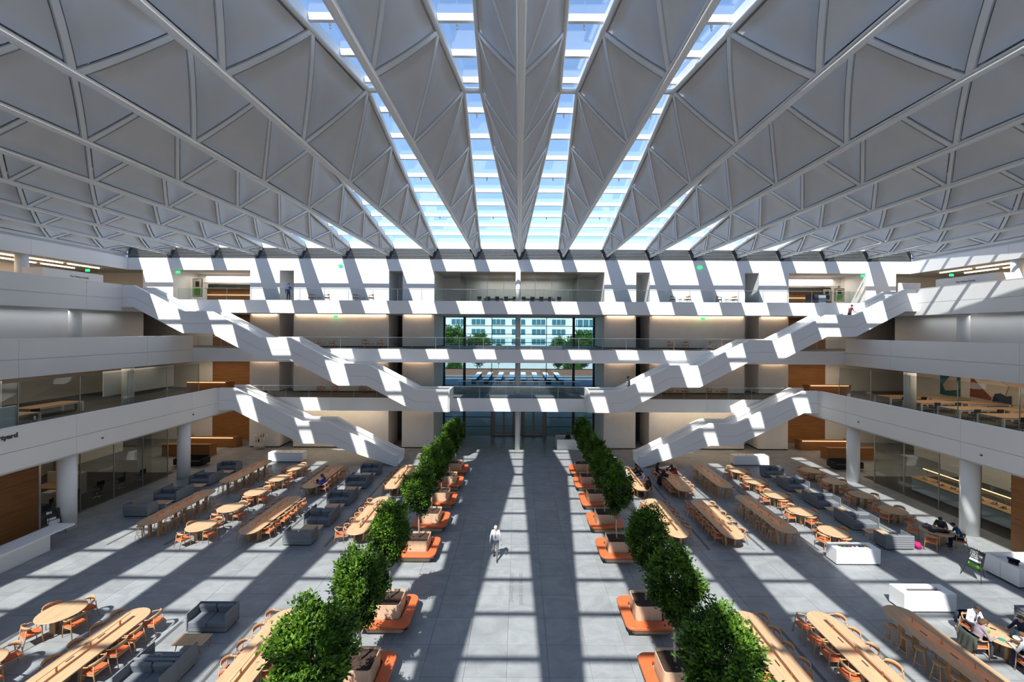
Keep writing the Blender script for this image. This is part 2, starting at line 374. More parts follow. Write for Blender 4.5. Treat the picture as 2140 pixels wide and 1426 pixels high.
# ---- far wall: piers and wall fields, level by level
wf = struct('wall_far', 'far wall of pale piers and recesses behind the walkways')
for lv in range(4):
    z0, z1 = FL[lv], CE[lv]
    m_ = greywall if lv < 3 else white
    segs = [(8.45, 11.6, 47.5), (12.95, 22.4, 41.8), (23.8, 26.75, 43.8)]
    if lv == 3: segs += [(34.4, 37.4, 44)]
    for a, b_, yb in segs:
        for sd in (-1, 1):
            b = MB(); x0, x1 = sorted((sd * a, sd * b_))
            b.box(x0, x1, YB, yb, z0 + (.12 if lv < 3 else 0), z1); build('wall_field', b, m_, wf)
            if lv < 3:
                k = MB(); k.box(x0 + .03, x1 - .03, YB + .04, yb - .04, z0, z0 + .12); build('recessed_base', k, darkm, wf)
    # backs of the recesses
    for sd in (-1, 1):
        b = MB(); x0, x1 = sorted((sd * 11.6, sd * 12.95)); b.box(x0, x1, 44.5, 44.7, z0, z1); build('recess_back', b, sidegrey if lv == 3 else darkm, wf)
        b = MB(); x0, x1 = sorted((sd * 12.95, sd * 22.4)); b.box(x0, x1, 41.8, 44.7, z0, z1); build('core_wall', b, m_, wf)
        b = MB(); x0, x1 = sorted((sd * 22.4, sd * 23.8)); b.box(x0, x1, 43.6, 43.8, z0, z1); build('recess_back', b, greywall, wf)
        # grey door with black lock and pull in the recess
        d = MB(); d.box(sd * 23.1 - .48, sd * 23.1 + .48, 43.54, 43.6, z0 + .02, z0 + 2.9)
        dd = tag(build('door_%d' % (lv * 2 + (1 if sd < 0 else 2)), d, sidegrey), 'plain grey door in the %s recess, %s level' % ('left' if sd < 0 else 'right', ('ground', 'second', 'third', 'top')[lv]), kind='structure')
        h = MB(); h.box(sd * 23.1 + .3, sd * 23.1 + .36, 43.48, 43.54, z0 + .9, z0 + 1.35); h.box(sd * 23.1 + .22, sd * 23.1 + .36, 43.5, 43.54, z0 + 1.5, z0 + 1.72); build('pull_handle', h, blackm, dd)
    # lobby recess behind the outer piers: wood wall and side wall
    for sd in (-1, 1):
        x0, x1 = sorted((sd * 26.75, sd * (32.6 if lv < 3 else 34.4)))
        if lv < 2:
            b = MB(); b.box(x0, x1, 44.3, 44.5, z0, z1); build('oak_wall', b, oakpanelx, wf)
        elif lv == 2:
            b = MB(); b.box(x0, x1, 44.3, 44.5, z0, z1); build('oak_wall', b, oakpanelx, wf)
        x0, x1 = sorted((sd * 32.6, sd * 47))
        if lv < 3:
            b = MB(); b.box(x0, x1, 44.3, 44.5, z0, z1); build('lobby_wall', b, greywall, wf)
        else:
            x0, x1 = sorted((sd * 37.4, sd * 47)); b = MB(); b.box(x0, x1, 43.8, 44, z0, z1); build('lobby_wall', b, greywall, wf)
            x0, x1 = sorted((sd * 26.75, sd * 34.4)); b = MB(); b.box(x0, x1, 47, 47.2, z0, z1); build('lobby_wall', b, sidegrey, wf)
            b = MB(); x0, x1 = sorted((sd * 34.4, sd * 34.6)); b.box(x0, x1, 44, 47, z0, z1); build('lobby_wall', b, greywall, wf)
            b = MB(); x0, x1 = sorted((sd * 26.75, sd * 34.4)); b.box(x0, x1, 44.6, 45, 16.7, z1); build('soffit_drop', b, white, wf)
            b = MB(); b.box(x0, x1, 46, 46.05, z0, 16.7); build('dark_glass', b, mat('dark_glass%d' % sd, (.03, .035, .03), .1), wf)
        # warm wall washer hidden under the slab
        if lv < 3:
            for a, b_ in ((13.2, 22.2), (8.7, 11.4), (24, 26.5)):
                x0, x1 = sorted((sd * a, sd * b_)); b = MB(); b.box(x0, x1, YB - .16, YB - .1, z1 - .007, z1 - .001)
                tag(build('wall_washer_light', b, warm_led), 'hidden warm light strip along the soffit, %s level, %s side, %s field' % (('ground', 'second', 'third')[lv], 'left' if sd < 0 else 'right', 'wide' if b_ > 20 and a < 20 else 'central pier' if a < 10 else 'outer pier'), 'light')
# outer shell so that no sky leaks into the side rooms
for sd, nm in ((-1, 'left'), (1, 'right')):
    s = struct('wall_%s_outer' % nm, 'outer wall behind the %s galleries' % nm)
    b = MB(); b.box(*sorted((sd * 47, sd * 47.3)), NEAR, 48, -.3, 19); build('wall_field', b, sidegrey, s)
    b = MB(); b.box(*sorted((sd * 8.5, sd * 47)), 47.5, 48.2, -.3, 19); build('wall_field', b, sidegrey, s)
wn_ = struct('wall_near', 'unseen pale wall behind the viewer, its opening sized for fill light')
for bb in ((-47.3, -8.4, -.3, 24), (8.4, 47.3, -.3, 24), (-8.4, 8.4, 8.8, 24)):  # out of view; lower middle left open to let in fill light
    b = MB(); b.box(bb[0], bb[1], NEAR - .3, NEAR, bb[2], bb[3]); build('wall_field', b, white, wn_)
for sd, nm in ((-1, 'left'), (1, 'right')):
    s = struct('wall_%s_upstand' % nm, 'upstand closing the roof edge, %s side' % nm)
    b = MB(); b.box(*sorted((sd * 39.32, sd * 39.6)), NEAR, 41.8, 18.75, 24); build('wall_field', b, white, s)
og = struct('ground', 'paved ground outside the building')
b = MB(); b.box(-400, 400, -300, NEAR - .3, -.4, -.1); b.box(-400, 400, 48.2, 500, -.4, -.1); b.box(-400, -47.3, NEAR - .3, 48.2, -.4, -.1); b.box(47.3, 400, NEAR - .3, 48.2, -.4, -.1)
build('paving', b, mat('paving', (.42, .40, .37), .9, vary=.1, scale=.3), og)
# ---- side walls of the galleries
for sd, nm in ((-1, 'left'), (1, 'right')):
    s = struct('wall_%s_gallery_3' % nm, 'plain grey wall behind the third level parapet, %s side' % nm)
    b = MB(); b.box(*sorted((sd * 36.1, sd * 36.4)), NEAR, 40, FL[2], CE[2]); build('wall_field', b, sidegrey, s)
    s = struct('wall_%s_gallery_4' % nm, 'back wall of the top gallery, %s side' % nm)
    b = MB(); b.box(*sorted((sd * 45.6, sd * 45.8)), NEAR, 44, FL[3], CE[3]); build('wall_field', b, greywall, s)
    s = struct('wall_%s_gallery_1' % nm, 'oak and white walls at ground level, %s side' % nm)
    yw = 24.3 if sd < 0 else 22.6
    for k in range(3):
        z0 = k * 1.48
        b = MB(); b.box(*sorted((sd * (28.0 if sd < 0 else 26.75), sd * 28.15)), NEAR, yw, z0 + .006, z0 + 1.47); build('oak_board', b, oakpanel, s)
    b = MB(); b.box(*sorted((sd * 28.15, sd * 28.3)), NEAR, yw, 0, 4.4); build('wall_core', b, darkm, s)
    b = MB(); b.box(*sorted((sd * 38, sd * 38.2)), NEAR, 40, 0, 4.4); build('back_wall', b, greywall, s)
    s = struct('wall_%s_gallery_2' % nm, 'back wall of the second level rooms, %s side' % nm)
    b = MB(); b.box(*sorted((sd * 41.0, sd * 41.2)), NEAR, 44.3, FL[1], CE[1]); build('back_wall', b, greywall, s)
# ---- staircases
def staircase(sd, nm):
    # upper run: four flights from the fourth level down to the second
    xs = [-34.2, -33.2, -28.95, -26.5, -22.25, -19.8, -15.55, -13.1, -8.85, -6.1]; zs = [15.45, 15.45, 13.23, 13.23, 11.01, 11.01, 8.79, 8.79, 6.57, 6.57]
    run('upper_staircase', 'long white staircase with four flights, from top gallery to second level, %s side' % nm, sd, xs, zs, 35.8, YA - .02, 1.86)
    xs = [-25.8, -24.55, -18.75, -16.5, -10.7, -10.4]; zs = [6.64, 6.64, 3.79, 3.79, .93, .93]
    run('lower_staircase', 'white staircase with two flights, from second level to the ground, %s side' % nm, sd, xs, zs, 35.8, 38.0, 1.86, True)
def run(name, label, sd, xs, zs, y0, y1, hh, ground=False):
    r = tag(empty(name), label, 'staircase', 'white staircases at the far wall')
    def outl(d):  # offset of the outline below the coping
        return [(sd * x, max(z - d, 0.0) if ground else z - d) for x, z in zip(xs, zs)]
    tp, mid, bt = outl(0), outl(hh * .55), outl(hh)
    def strip(nm2, A, B, ya, yb, m):
        mb = MB()
        for (a0, a1, b0, b1) in zip(A, A[1:], B, B[1:]):
            if abs(a0[1] - b0[1]) < 1e-4 and abs(a1[1] - b1[1]) < 1e-4: continue
            poly = [b0, b1, a1, a0]
            mb.prism(poly if sd > 0 else poly, ya, yb, 'y')
        return build(nm2, mb, m, r)
    g = .01
    sh = lambda P, d: [(x, max(z + d, 0) if ground else z + d) for x, z in P]
    for ya, yb in ((y0, y0 + .1), (y1 - .1, y1)):
        strip('upper_panel', tp, sh(mid, g), ya, yb, panelw); strip('lower_panel', sh(mid, -g), bt, ya, yb, panelw)
    for ya, yb in ((y0 + .1, y0 + .3), (y1 - .3, y1 - .1)):
        strip('parapet_core', sh(tp, -.01), sh(bt, .02), ya, yb, white)
    for ya, yb in ((y0 - .01, y0 + .31), (y1 - .31, y1 + .01)):
        strip('coping', sh(tp, .03), sh(tp, 0), ya, yb, white)
    # soffit and steps
    strip('soffit_plate', sh(bt, .1), sh(bt, 0), y0 + .1, y1 - .1, panelw)
    fl_ = outl(1.1)
    for i in range(len(fl_) - 1):
        (xa, za), (xb, zb) = fl_[i], fl_[i + 1]
        if abs(za - zb) < .01:
            mb = MB(); mb.box(min(xa, xb), max(xa, xb), y0 + .3, y1 - .3, za - .12, za); build('landing', mb, slabtop, r); continue
        n = max(1, round((za - zb) / .165))
        if n < 4: continue
        me = None
        for k in range(n):
            x0 = xa + (xb - xa) * k / n; x1 = xa + (xb - xa) * (k + 1) / n; z1 = za - (za - zb) * (k + 1) / n
            if me is None:
                mb = MB(); w_ = abs(x1 - x0); mb.box(-w_ / 2 - .02, w_ / 2 + .02, y0 + .3, y1 - .3, -.2, 0); me = mb.mesh('step', white)
            link('step', me, r, ((x0 + x1) / 2, 0, z1 + (za - zb) / n))
    # thin handrails on the far side
    for yy in (y1 - .42,):
        mb = MB(); mb.tube([(x, yy, z - .2) for x, z in tp], .02, 6); build('handrail', mb, steel, r)
    if name == 'upper_staircase':  # end wall turning to the second level bridge
        x = tp[-1][0]
        mb = MB(); mb.box(min(x, x + sd * .12), max(x, x + sd * .12), y0 + .1, y1, 4.7, 6.6); build('end_panel', mb, panelw, r)
        mb = MB(); mb.box(min(x, x - sd * .1), max(x, x - sd * .1), 36.6, 37.6, 5.9, 5.95); mb.box(min(x, x - sd * .1), max(x, x - sd * .1), 36.6, 37.6, 5.75, 5.8); build('slot', mb, darkm, r)
    return r
staircase(1, 'left'); staircase(-1, 'right')
# ---- glass balustrades on the far walkways
def balustrade(label, x0, x1, y, z, step=2.2, parent=None, h=1.08):
    r = tag(empty('glass_balustrade', (0, y, z)), label, 'balustrade', 'glass balustrades of the far walkways')
    n = max(1, round((x1 - x0) / step)); d = (x1 - x0) / n
    b = MB(); b.box(.02, d - .02, 0, .02, -.02, h - .03); me = b.mesh('pane', gl_rail)
    p = MB(); p.box(-.012, .012, .02, .05, -.1, h); pm = p.mesh('post', alum)
    for i in range(n):
        link('pane', me, r, (x0 + i * d, .05, 0)); link('post', pm, r, (x0 + i * d, .05, 0))
    b = MB(); b.box(x0, x1, .03, .09, h - .03, h + .01); build('handrail', b, steel, r)
    return r
balustrade('glass balustrade along the far top gallery', -31.3, 31.3, YA, FL[3])
balustrade('glass balustrade along the far third level walkway', -29.5, 29.5, YA, FL[2])
balustrade('glass balustrade of the second level bridge in the middle', -6.0, 6.0, YA, FL[1])
balustrade('glass balustrade of the far second level walkway, left of the bridge', -25.5, -8.9, YA, FL[1])
balustrade('glass balustrade of the far second level walkway, right of the bridge', 8.9, 25.5, YA, FL[1])
balustrade('inner glass balustrade around the second level void', -6.2, 6.2, 42.15, FL[1])
# ---- central glazing at the far end
def mull(name, label, boxes, m, parent=None, kind='structure'):
    r = struct(name, label)
    for b in boxes:
        k = MB(); k.box(*b); build('frame_bar', k, m, r)
    return r
YG = 46.6
gz = struct('window_1', 'tall black framed curtain wall between the far piers')
xsv = [-8.4, -6.1, -3.05, 0, 3.05, 6.1, 8.4]
zsh = [3.1, 4.35, 5.53, 6.5, 7.45, 8.4, 9.5, 10.42, 11.34, 12.26, 13.2]
for x in xsv:
    t_ = .14 if abs(x) in (6.1, 8.4) else .035
    b = MB(); b.box(x - t_, x + t_, YG - .1, YG + .1, 0 if abs(x) > 3 else 3.1, 13.25); build('mullion', b, blackm, gz)
for z in zsh[:1] + zsh[1:]:
    b = MB(); b.box(-8.4, 8.4, YG - .06, YG + .06, z - .035, z + .035); build('transom', b, blackm, gz)
for a, c in zip(xsv, xsv[1:]):
    zz = [0] + zsh if abs(a + c) > 5 else zsh
    for z0, z1 in zip(zz, zz[1:]):
        b = MB(); b.box(a + .03, c - .03, YG - .01, YG + .01, z0 + .03, z1 - .03); build('pane', b, gl_curtain, gz)
for z in (1.0, 2.05):
    for sx in (-1, 1):
        b = MB(); b.box(*sorted((sx * 3.05, sx * 8.4)), YG - .06, YG + .06, z - .03, z + .03); build('transom', b, blackm, gz)
bronze = mat('bronze_frame', (.22, .17, .13), .45)
dn = 9
for x0 in (-2.75, .55):
    dr = struct('door_%d' % dn, 'bronze framed glass double door to the %s of the central column' % ('left' if x0 < 0 else 'right')); dn += 1
    for k in range(2):
        a = x0 + k * 1.1
        for bb in ((a, a + .12), (a + .98, a + 1.1)):
            b = MB(); b.box(bb[0], bb[1], YG - .12, YG + .05, 0, 3.0); build('stile', b, bronze, dr)
        for z0, z1 in ((0, .15), (1.05, 1.15), (2.85, 3.0)):
            b = MB(); b.box(a + .12, a + .98, YG - .12, YG + .05, z0, z1); build('rail', b, bronze, dr)
        b = MB(); b.box(a + .12, a + .98, YG - .04, YG - .02, .15, 2.85); build('pane', b, gl_curtain, dr)
    for bb in ((x0 - .28, x0 - .02), (x0 + 2.22, x0 + 2.48)):
        b = MB(); b.box(*bb, YG - .2, YG + .1, 0, 3.1); build('jamb', b, bronze, dr)
# top gallery: glass meeting room
mr = struct('window_2', 'glass front of the meeting room on the top gallery')
for a, c in zip((-6, -3.3, -1.6, 0, 1.6, 3.3), (-3.3, -1.6, 0, 1.6, 3.3, 6)):
    b = MB(); b.box(a + .01, c - .01, 42.6, 42.62, FL[3], CE[3]); build('pane', b, gl_wall, mr)
    b = MB(); b.box(c - .02, c + .02, 42.58, 42.64, FL[3], CE[3]); build('joint', b, alum, mr)
for sx in (-1, 1):
    b = MB(); b.box(*sorted((sx * 6, sx * 6.04)), 42.6, 47, FL[3], CE[3]); build('pane', b, gl_wall, mr)
mw = struct('wall_meeting_room', 'white back wall of the meeting room')
b = MB(); b.box(-8.45, 8.45, 47.0, 47.3, FL[3], CE[3]); build('wall_field', b, panelw, mw)
# ---- skylight roof: V trusses clad with triangular panels
S = 4.35; YM = 18.9; LH = 22.5; ZB = 19.16; EE = .8; HD = 3.49; WE = .42; WM = 1.77; PER = 4.5
gfun = lambda y: 1 - abs(y - YM) / LH
ztf = lambda y: ZB + EE + (HD - EE) * gfun(y)
wtf = lambda y: WE + (WM - WE) * gfun(y)
def surf(y, t, sd, off=0):
    h = ztf(y) - ZB; wt = wtf(y)
    x = wt * (1 - (1 - t) ** 1.1); z = ZB + h * t
    dx = wt * 1.1 * max(1 - t, .02) ** .1; nn = math.hypot(h, dx)
    return Vector((sd * (x + off * h / nn), y, z - off * dx / nn))
yT = [YM + PER * k for k in range(-5, 6)]; yB = [YM + PER * (k + .5) for k in range(-5, 5)]
tris = []
for k in range(10): tris.append(((yT[k], 1), (yT[k + 1], 1), (yB[k], 0), 'd'))
for k in range(9): tris.append(((yB[k], 0), (yB[k + 1], 0), (yT[k + 1], 1), 'u'))
tris.append(((yB[9], 0), (yT[10], 0), (yT[10], 1), 'e')); tris.append(((yT[0], 0), (yB[0], 0), (yT[0], 1), 'e'))
def panel_mesh(tri, sd):
    P = [np.array(p, float) for p in tri[:3]]
    V3 = [surf(p[0], p[1], sd) for p in P]
    mins = []
    for i in range(3):
        a, b_, c = V3[i], V3[(i + 1) % 3], V3[(i + 2) % 3]
        alt = ((b_ - a).cross(c - a)).length / (c - b_).length
        # edge opposite vertex i: on a chord or along a strut
        e1, e2 = P[(i + 1) % 3], P[(i + 2) % 3]
        d = .2 if abs(e1[1] - e2[1]) < .1 and e1[1] > .5 else .2 if abs(e1[1] - e2[1]) < .1 else .155
        mins.append(d / alt)
    Q = []
    for i in range(3):
        bc = mins[:]; bc[i] = 1 - mins[(i + 1) % 3] - mins[(i + 2) % 3]
        Q.append(P[0] * bc[0] + P[1] * bc[1] + P[2] * bc[2])
    n = 5; mb = MB(); idx = {}
    for i in range(n + 1):
        for j in range(n + 1 - i):
            q = (Q[0] * i + Q[1] * j + Q[2] * (n - i - j)) / n
            idx[i, j] = len(mb.v); mb.v.append(tuple(surf(q[0], q[1], sd, .0)))
    for i in range(n):
        for j in range(n - i):
            mb.face((idx[i, j], idx[i + 1, j], idx[i, j + 1]), 0, True)
            if i + j < n - 1: mb.face((idx[i + 1, j], idx[i + 1, j + 1], idx[i, j + 1]), 0, True)
    # returned edges give the panel its depth
    rim = [(i, 0) for i in range(n + 1)] + [(n - k, k) for k in range(1, n + 1)] + [(0, n - k) for k in range(1, n)]
    back = []
    for r_ in rim:
        v = Vector(mb.v[idx[r_]]); back.append(len(mb.v)); mb.v.append((v.x - sd * .05, v.y, v.z + .04))
    for a in range(len(rim)):
        b2 = (a + 1) % len(rim); mb.face((idx[rim[a]], idx[rim[b2]], back[b2], back[a]))
    return mb.mesh('panel', roofpanel)
def strut_mesh(yb, yt, sd):
    mb = MB(); n = 5; hw = .075; rows = []
    for i in range(n + 1):
        t = .03 + .95 * i / n; y = yb + (yt - yb) * t
        tl = math.hypot(yt - yb, ztf(YM) - ZB); k = tl / (ztf(y) - ZB if ztf(y) - ZB > 1 else 1) ; k = min(k, 1.6)
        rows.append([surf(y - hw * k, t, sd, .02), surf(y + hw * k, t, sd, .02), surf(y + hw * k, t, sd, -.08), surf(y - hw * k, t, sd, -.08)])
    ids = []
    for r_ in rows:
        b = len(mb.v); mb.v += [tuple(p) for p in r_]; ids.append(list(range(b, b + 4)))
    for a, c in zip(ids, ids[1:]):
        for k in range(4): mb.face((a[k], a[(k + 1) % 4], c[(k + 1) % 4], c[k]))
    mb.face(ids[0]); mb.face(ids[-1])
    return mb.mesh('strut', chordm)
pm = {sd: [panel_mesh(t, sd) for t in tris] for sd in (-1, 1)}
sm_ = {sd: [strut_mesh(yB[k], yT[k + d], sd) for k in range(10) for d in (0, 1)] for sd in (-1, 1)}
ys_ = [YM - LH + LH * 2 * i / 24 for i in range(25)]
bc = MB(); bc.tube([(0, ys_[0], ZB), (0, ys_[-1] + .1, ZB)], .1, 12); bc.box(-.14, .14, ys_[0], ys_[-1], ZB + .06, ZB + .1); bc_me = bc.mesh('bottom_chord', chordm)
tc_me = {}
for sd in (-1, 1):
    t_ = MB(); t_.tube([(sd * wtf(y), y, ztf(y)) for y in ys_], .105, 12); tc_me[sd] = t_.mesh('top_chord', chordm)
lid = MB()
for y in ys_: lid.v += [(-wtf(y), y, ztf(y) + .02), (wtf(y), y, ztf(y) + .02), (0, y, ZB + .3)]
for i in range(len(ys_) - 1):
    a = 3 * i; lid.face((a, a + 1, a + 4, a + 3))
lid_me = lid.mesh('roof_deck', white)
endc = MB(); y = ys_[-1]; endc.v += [(0, y, ZB), (wtf(y), y, ztf(y)), (-wtf(y), y, ztf(y))]; endc.face((0, 1, 2)); y = ys_[0]; endc.v += [(0, y, ZB), (wtf(y), y, ztf(y)), (-wtf(y), y, ztf(y))]; endc.face((3, 5, 4)); end_me = endc.mesh('end_plate', white)
NT = 9
for k in range(-NT, NT + 1):
    lab = 'central white V-shaped roof truss with triangular panels' if k == 0 else '%s white V-shaped roof truss %s of the central one' % (ORD[abs(k) - 1], 'left' if k < 0 else 'right')
    r = tag(empty('roof_truss', (k * S, 0, 0)), lab, 'roof truss', 'white roof trusses')
    link('bottom_chord', bc_me, r); link('roof_deck', lid_me, r); link('end_plate', end_me, r)
    for sd in (-1, 1):
        if abs(k) == NT and sd * k > 0: continue
        link('top_chord', tc_me[sd], r)
        for me in pm[sd]: link('panel', me, r)
        for me in sm_[sd]: link('strut', me, r)
# skylights between the trusses
ym = [38.35 - 2.2 * i for i in range(19, -1, -1)]
ym = [y for y in ym if ys_[0] + .6 < y < ys_[-1] - .6]; ends = [ys_[0]] + ym + [ys_[-1]]
CH = .42
pane_me = []; bar_me = []
hg = lambda y: S / 2 - wtf(y)
for a, c in zip(ends, ends[1:]):
    b = MB(); q = [(-hg(a), a), (hg(a), a), (hg(c), c), (-hg(c), c)]
    for dz in (0, .02):
        for x, y in q: b.v.append((x, y, ztf(y) + CH + dz))
    b.face((0, 1, 2, 3)); b.face((7, 6, 5, 4)); pane_me.append(b.mesh('pane', gl_sky))
for y in ym:
    b = MB(); b.box(-hg(y), hg(y), y - .07, y + .07, ztf(y) + CH - .26, ztf(y) + CH - .01); bar_me.append(b.mesh('glazing_bar', chordm))
cm = MB()
for sd in (-1, 1):
    n0 = len(cm.v)
    for y in ys_:
        cm.v += [(sd * hg(y), y, ztf(y) - .05), (sd * hg(y), y, ztf(y) + CH + .06), (sd * (hg(y) + .12), y, ztf(y) + CH + .06), (sd * (hg(y) + .12), y, ztf(y) - .05)]
    for i in range(len(ys_) - 1):
        a = n0 + 4 * i
        for j in range(4): cm.face((a + j, a + (j + 1) % 4, a + 4 + (j + 1) % 4, a + 4 + j))
curb_me = cm.mesh('curb', chordm)
cb = MB(); cb.tube([(-hg(YM) - .1, YM, ztf(YM)), (hg(YM) + .1, YM, ztf(YM))], .12, 12); cross_me = cb.mesh('cross_tube', chordm)
fx = MB(); fx.lathe([(.045, -.14), (.045, .02)], 10); fx.lathe([(.03, -.24), (.03, -.16)], 10); fix_me = fx.mesh('spotlight', white)
ew = MB()
for y, d in ((ys_[-1], 1), (ys_[0], -1)): ew.box(-hg(y), hg(y), min(y, y + d * .15), max(y, y + d * .15), ztf(y) - .12, ztf(y) + CH + .1)
ew_me = ew.mesh('end_curb', chordm)
wn = 3
for k in range(-NT, NT):
    r = struct('window_%d' % wn, 'long skylight strip between roof trusses, %s %s of the ridge line' % (ORD[k if k >= 0 else -k - 1], 'right' if k >= 0 else 'left')); wn += 1
    r.location = ((k + .5) * S, 0, 0)
    for me in pane_me: link('pane', me, r)
    for i, me in enumerate(bar_me): link('glazing_bar', me, r)
    link('curb', curb_me, r); link('cross_tube', cross_me, r); link('end_curb', ew_me, r)
    for y in ym[1::3]: link('spotlight', fix_me, r, (0, y + .1, ztf(y) + CH - .2))
# louvres above the far band
slat_me = []
for i in range(7):
    f = i / 6; hx = S / 2 - .2 - f * .42; b = MB(); b.box(-hx, hx, -.06, .06, -.03, .03); slat_me.append(b.mesh('slat', alum))
lb = MB(); lb.box(-S / 2, S / 2, 41.62, 41.7, 18.74, 20.0); lb_me = lb.mesh('backing', mat('louvre_back', (.09, .09, .09), .8))
for k in range(-NT, NT):
    r = tag(empty('louvre_grille', ((k + .5) * S, 0, 0)), 'metal louvre grille above the far band, %s bay %s of the middle' % (ORD[k if k >= 0 else -k - 1], 'right' if k >= 0 else 'left'), 'louvre', 'louvre grilles at the roof edge')
    link('backing', lb_me, r)
    for i in range(7): link('slat', slat_me[i], r, (0, 41.5, 18.86 + i * .145))
# ================================================================ FURNITURE
led_table = mat('table_led', (1, .7, .4), emit=(1, .42, .13), es=1.6)
def stadium(L, W, n=10):
    r = W / 2; h = L / 2 - r; out = []
    for k in range(n + 1): a = PI * k / n; out.append((r * math.cos(a), h + r * math.sin(a)))
    for k in range(n + 1): a = PI + PI * k / n; out.append((r * math.cos(a), -h + r * math.sin(a)))
    return out
def rounded_top(mb, poly, z, th, e=.012):
    n = len(poly); c = [sum(p[0] for p in poly) / n, sum(p[1] for p in poly) / n]
    def ins(d):
        out = []
        for p in poly:
            v = Vector((p[0] - c[0], p[1] - c[1])); l = v.length; out.append((c[0] + v.x * (l - d) / l, c[1] + v.y * (l - d) / l))
        return out
    rings = []
    for dd, zz in ((e * 2, z - th), (0, z - th + e), (0, z - e), (e, z)):
        b = len(mb.v); mb.v += [(x, y, zz) for x, y in ins(dd)]; rings.append(list(range(b, b + n)))
    for a, c2 in zip(rings, rings[1:]):
        for k in range(n): mb.face((a[k], a[(k + 1) % n], c2[(k + 1) % n], c2[k]))
    mb.face(rings[0][::-1]); mb.face(rings[-1]); return mb
socket = mat('socket_black', (.02, .02, .025), .3)
def make_long(h, name):
    r = empty(name)
    mb = MB(); rounded_top(mb, stadium(5.2, 1.15), h, .045); build('tabletop', mb, oak, r)
    for y in (-1.75, 0, 1.75):
        for sx in (-1, 1):
            mb = MB(); mb.prism([(sx * .24 - .05, 0), (sx * .24 + .05, 0), (sx * .30 + .06, h - .045), (sx * .30 - .06, h - .045)], y - .08, y + .08, 'y'); build('leg', mb, oakx, r)
        mb = MB(); mb.box(-.3, .3, y - .04, y + .04, h - .14, h - .046); build('cross_rail', mb, oakx, r)
    mb = MB(); mb.box(-.06, .06, -1.95, 1.95, h + .2, h + .225); lb_ = build('lamp_bar', mb, oak, r)
    mb = MB(); mb.box(-.025, .025, -1.9, 1.9, h + .193, h + .199); build('led_strip', mb, led_table, lb_)
    for y in (-1.6, -.53, .53, 1.6):
        mb = MB(); mb.box(-.02, .02, y - .02, y + .02, h, h + .2); build('lamp_post', mb, oakx, r)
    for y in (-1.05, 0, 1.05):
        mb = MB(); mb.box(-.16, -.11, y - .13, y + .13, h + .001, h + .006); build('power_socket', mb, socket, r)
    return r
def make_round():
    r = empty('round_table'); h = .74
    mb = MB(); rounded_top(mb, [(.725 * math.cos(2 * PI * k / 36), .725 * math.sin(2 * PI * k / 36)) for k in range(36)], h, .04); build('tabletop', mb, oak, r)
    for k in range(4):
        a = PI / 4 + k * PI / 2; mb = MB(); mb.prism([(x + .27 * math.cos(a), y + .27 * math.sin(a)) for x, y in rrect(.085, .055, .05, 3)], 0, h - .04, sm=True); build('leg', mb, oakx, r)
    return r
def make_chair():
    r = empty('armchair')      # faces +y
    mb = MB(); pts = rrect(.25, .235, .1, 4)
    rounded_top(mb, [(x, y + .01) for x, y in pts], .455, .05, .02); build('seat', mb, seatorange, r)
    mb = MB(); mb.box(-.23, .23, .19, .225, .36, .41); mb.box(-.22, .22, -.225, -.19, .36, .41); mb.box(-.245, -.215, -.2, .2, .36, .41); mb.box(.215, .245, -.2, .2, .36, .41); build('seat_rail', mb, oakx, r)
    # broad curved backrest
    mb = MB(); n = 10; ids = []
    for i in range(n + 1):
        a = PI + PI * (.08 + .84 * i / n); ca, sa = math.cos(a), math.sin(a)
        hgt = .155 * (.55 + .45 * math.sin(PI * i / n)); b = len(mb.v)
        for rr, zz in ((.285, .655), (.30, .655 + hgt), (.275, .655 + hgt), (.26, .655)):
            mb.v.append((rr * ca * 1.02, rr * sa * .8 + .0, zz))
        ids.append(list(range(b, b + 4)))
    for a_, c_ in zip(ids, ids[1:]):
        for k in range(4): mb.face((a_[k], a_[(k + 1) % 4], c_[(k + 1) % 4], c_[k]), 0, True)
    mb.face(ids[0]); mb.face(ids[-1]); build('backrest', mb, oakx, r)
    for s in (-1, 1):
        mb = MB(); mb.tube([(s * .285, -.08, .69), (s * .29, .05, .672), (s * .265, .21, .665)], [.022, .02, .018], 6, squash=(1.3, .7)); build('armrest', mb, oakx, r)
        mb = MB(); mb.tube([(s * .265, .235, 0), (s * .245, .205, .66)], [.014, .019], 6); build('leg', mb, oakx, r)
        mb = MB(); mb.tube([(s * .255, -.29, 0), (s * .235, -.205, .40), (s * .225, -.185, .67)], [.014, .02, .016], 6); build('leg', mb, oakx, r)
    return r
def make_stool(h=.68):
    r = empty('bar_stool')
    mb = MB(); mb.lathe([(.13, h - .045), (.168, h - .03), (.175, h - .01), (.165, h), (.06, h - .006)], 20); build('seat', mb, oakx, r)
    for k in range(4):
        a = PI / 4 + k * PI / 2; c, s = math.cos(a), math.sin(a)
        mb = MB(); mb.tube([(.235 * c, .235 * s, 0), (.11 * c, .11 * s, h - .035)], [.013, .018], 6); build('leg', mb, oakx, r)
    mb = MB(); n = 20; R_ = .2; ids = []
    for i in range(n):
        a = 2 * PI * i / n; b = len(mb.v)
        for k in range(6):
            t = 2 * PI * k / 6; mb.v.append(((R_ + .012 * math.cos(t)) * math.cos(a), (R_ + .012 * math.cos(t)) * math.sin(a), .2 + .012 * math.sin(t)))
        ids.append(list(range(b, b + 6)))
    for i in range(n):
        a_, c_ = ids[i], ids[(i + 1) % n]
        for k in range(6): mb.face((a_[k], c_[k], c_[(k + 1) % 6], a_[(k + 1) % 6]), 0, True)
    build('foot_ring', mb, oakx, r)
    return r
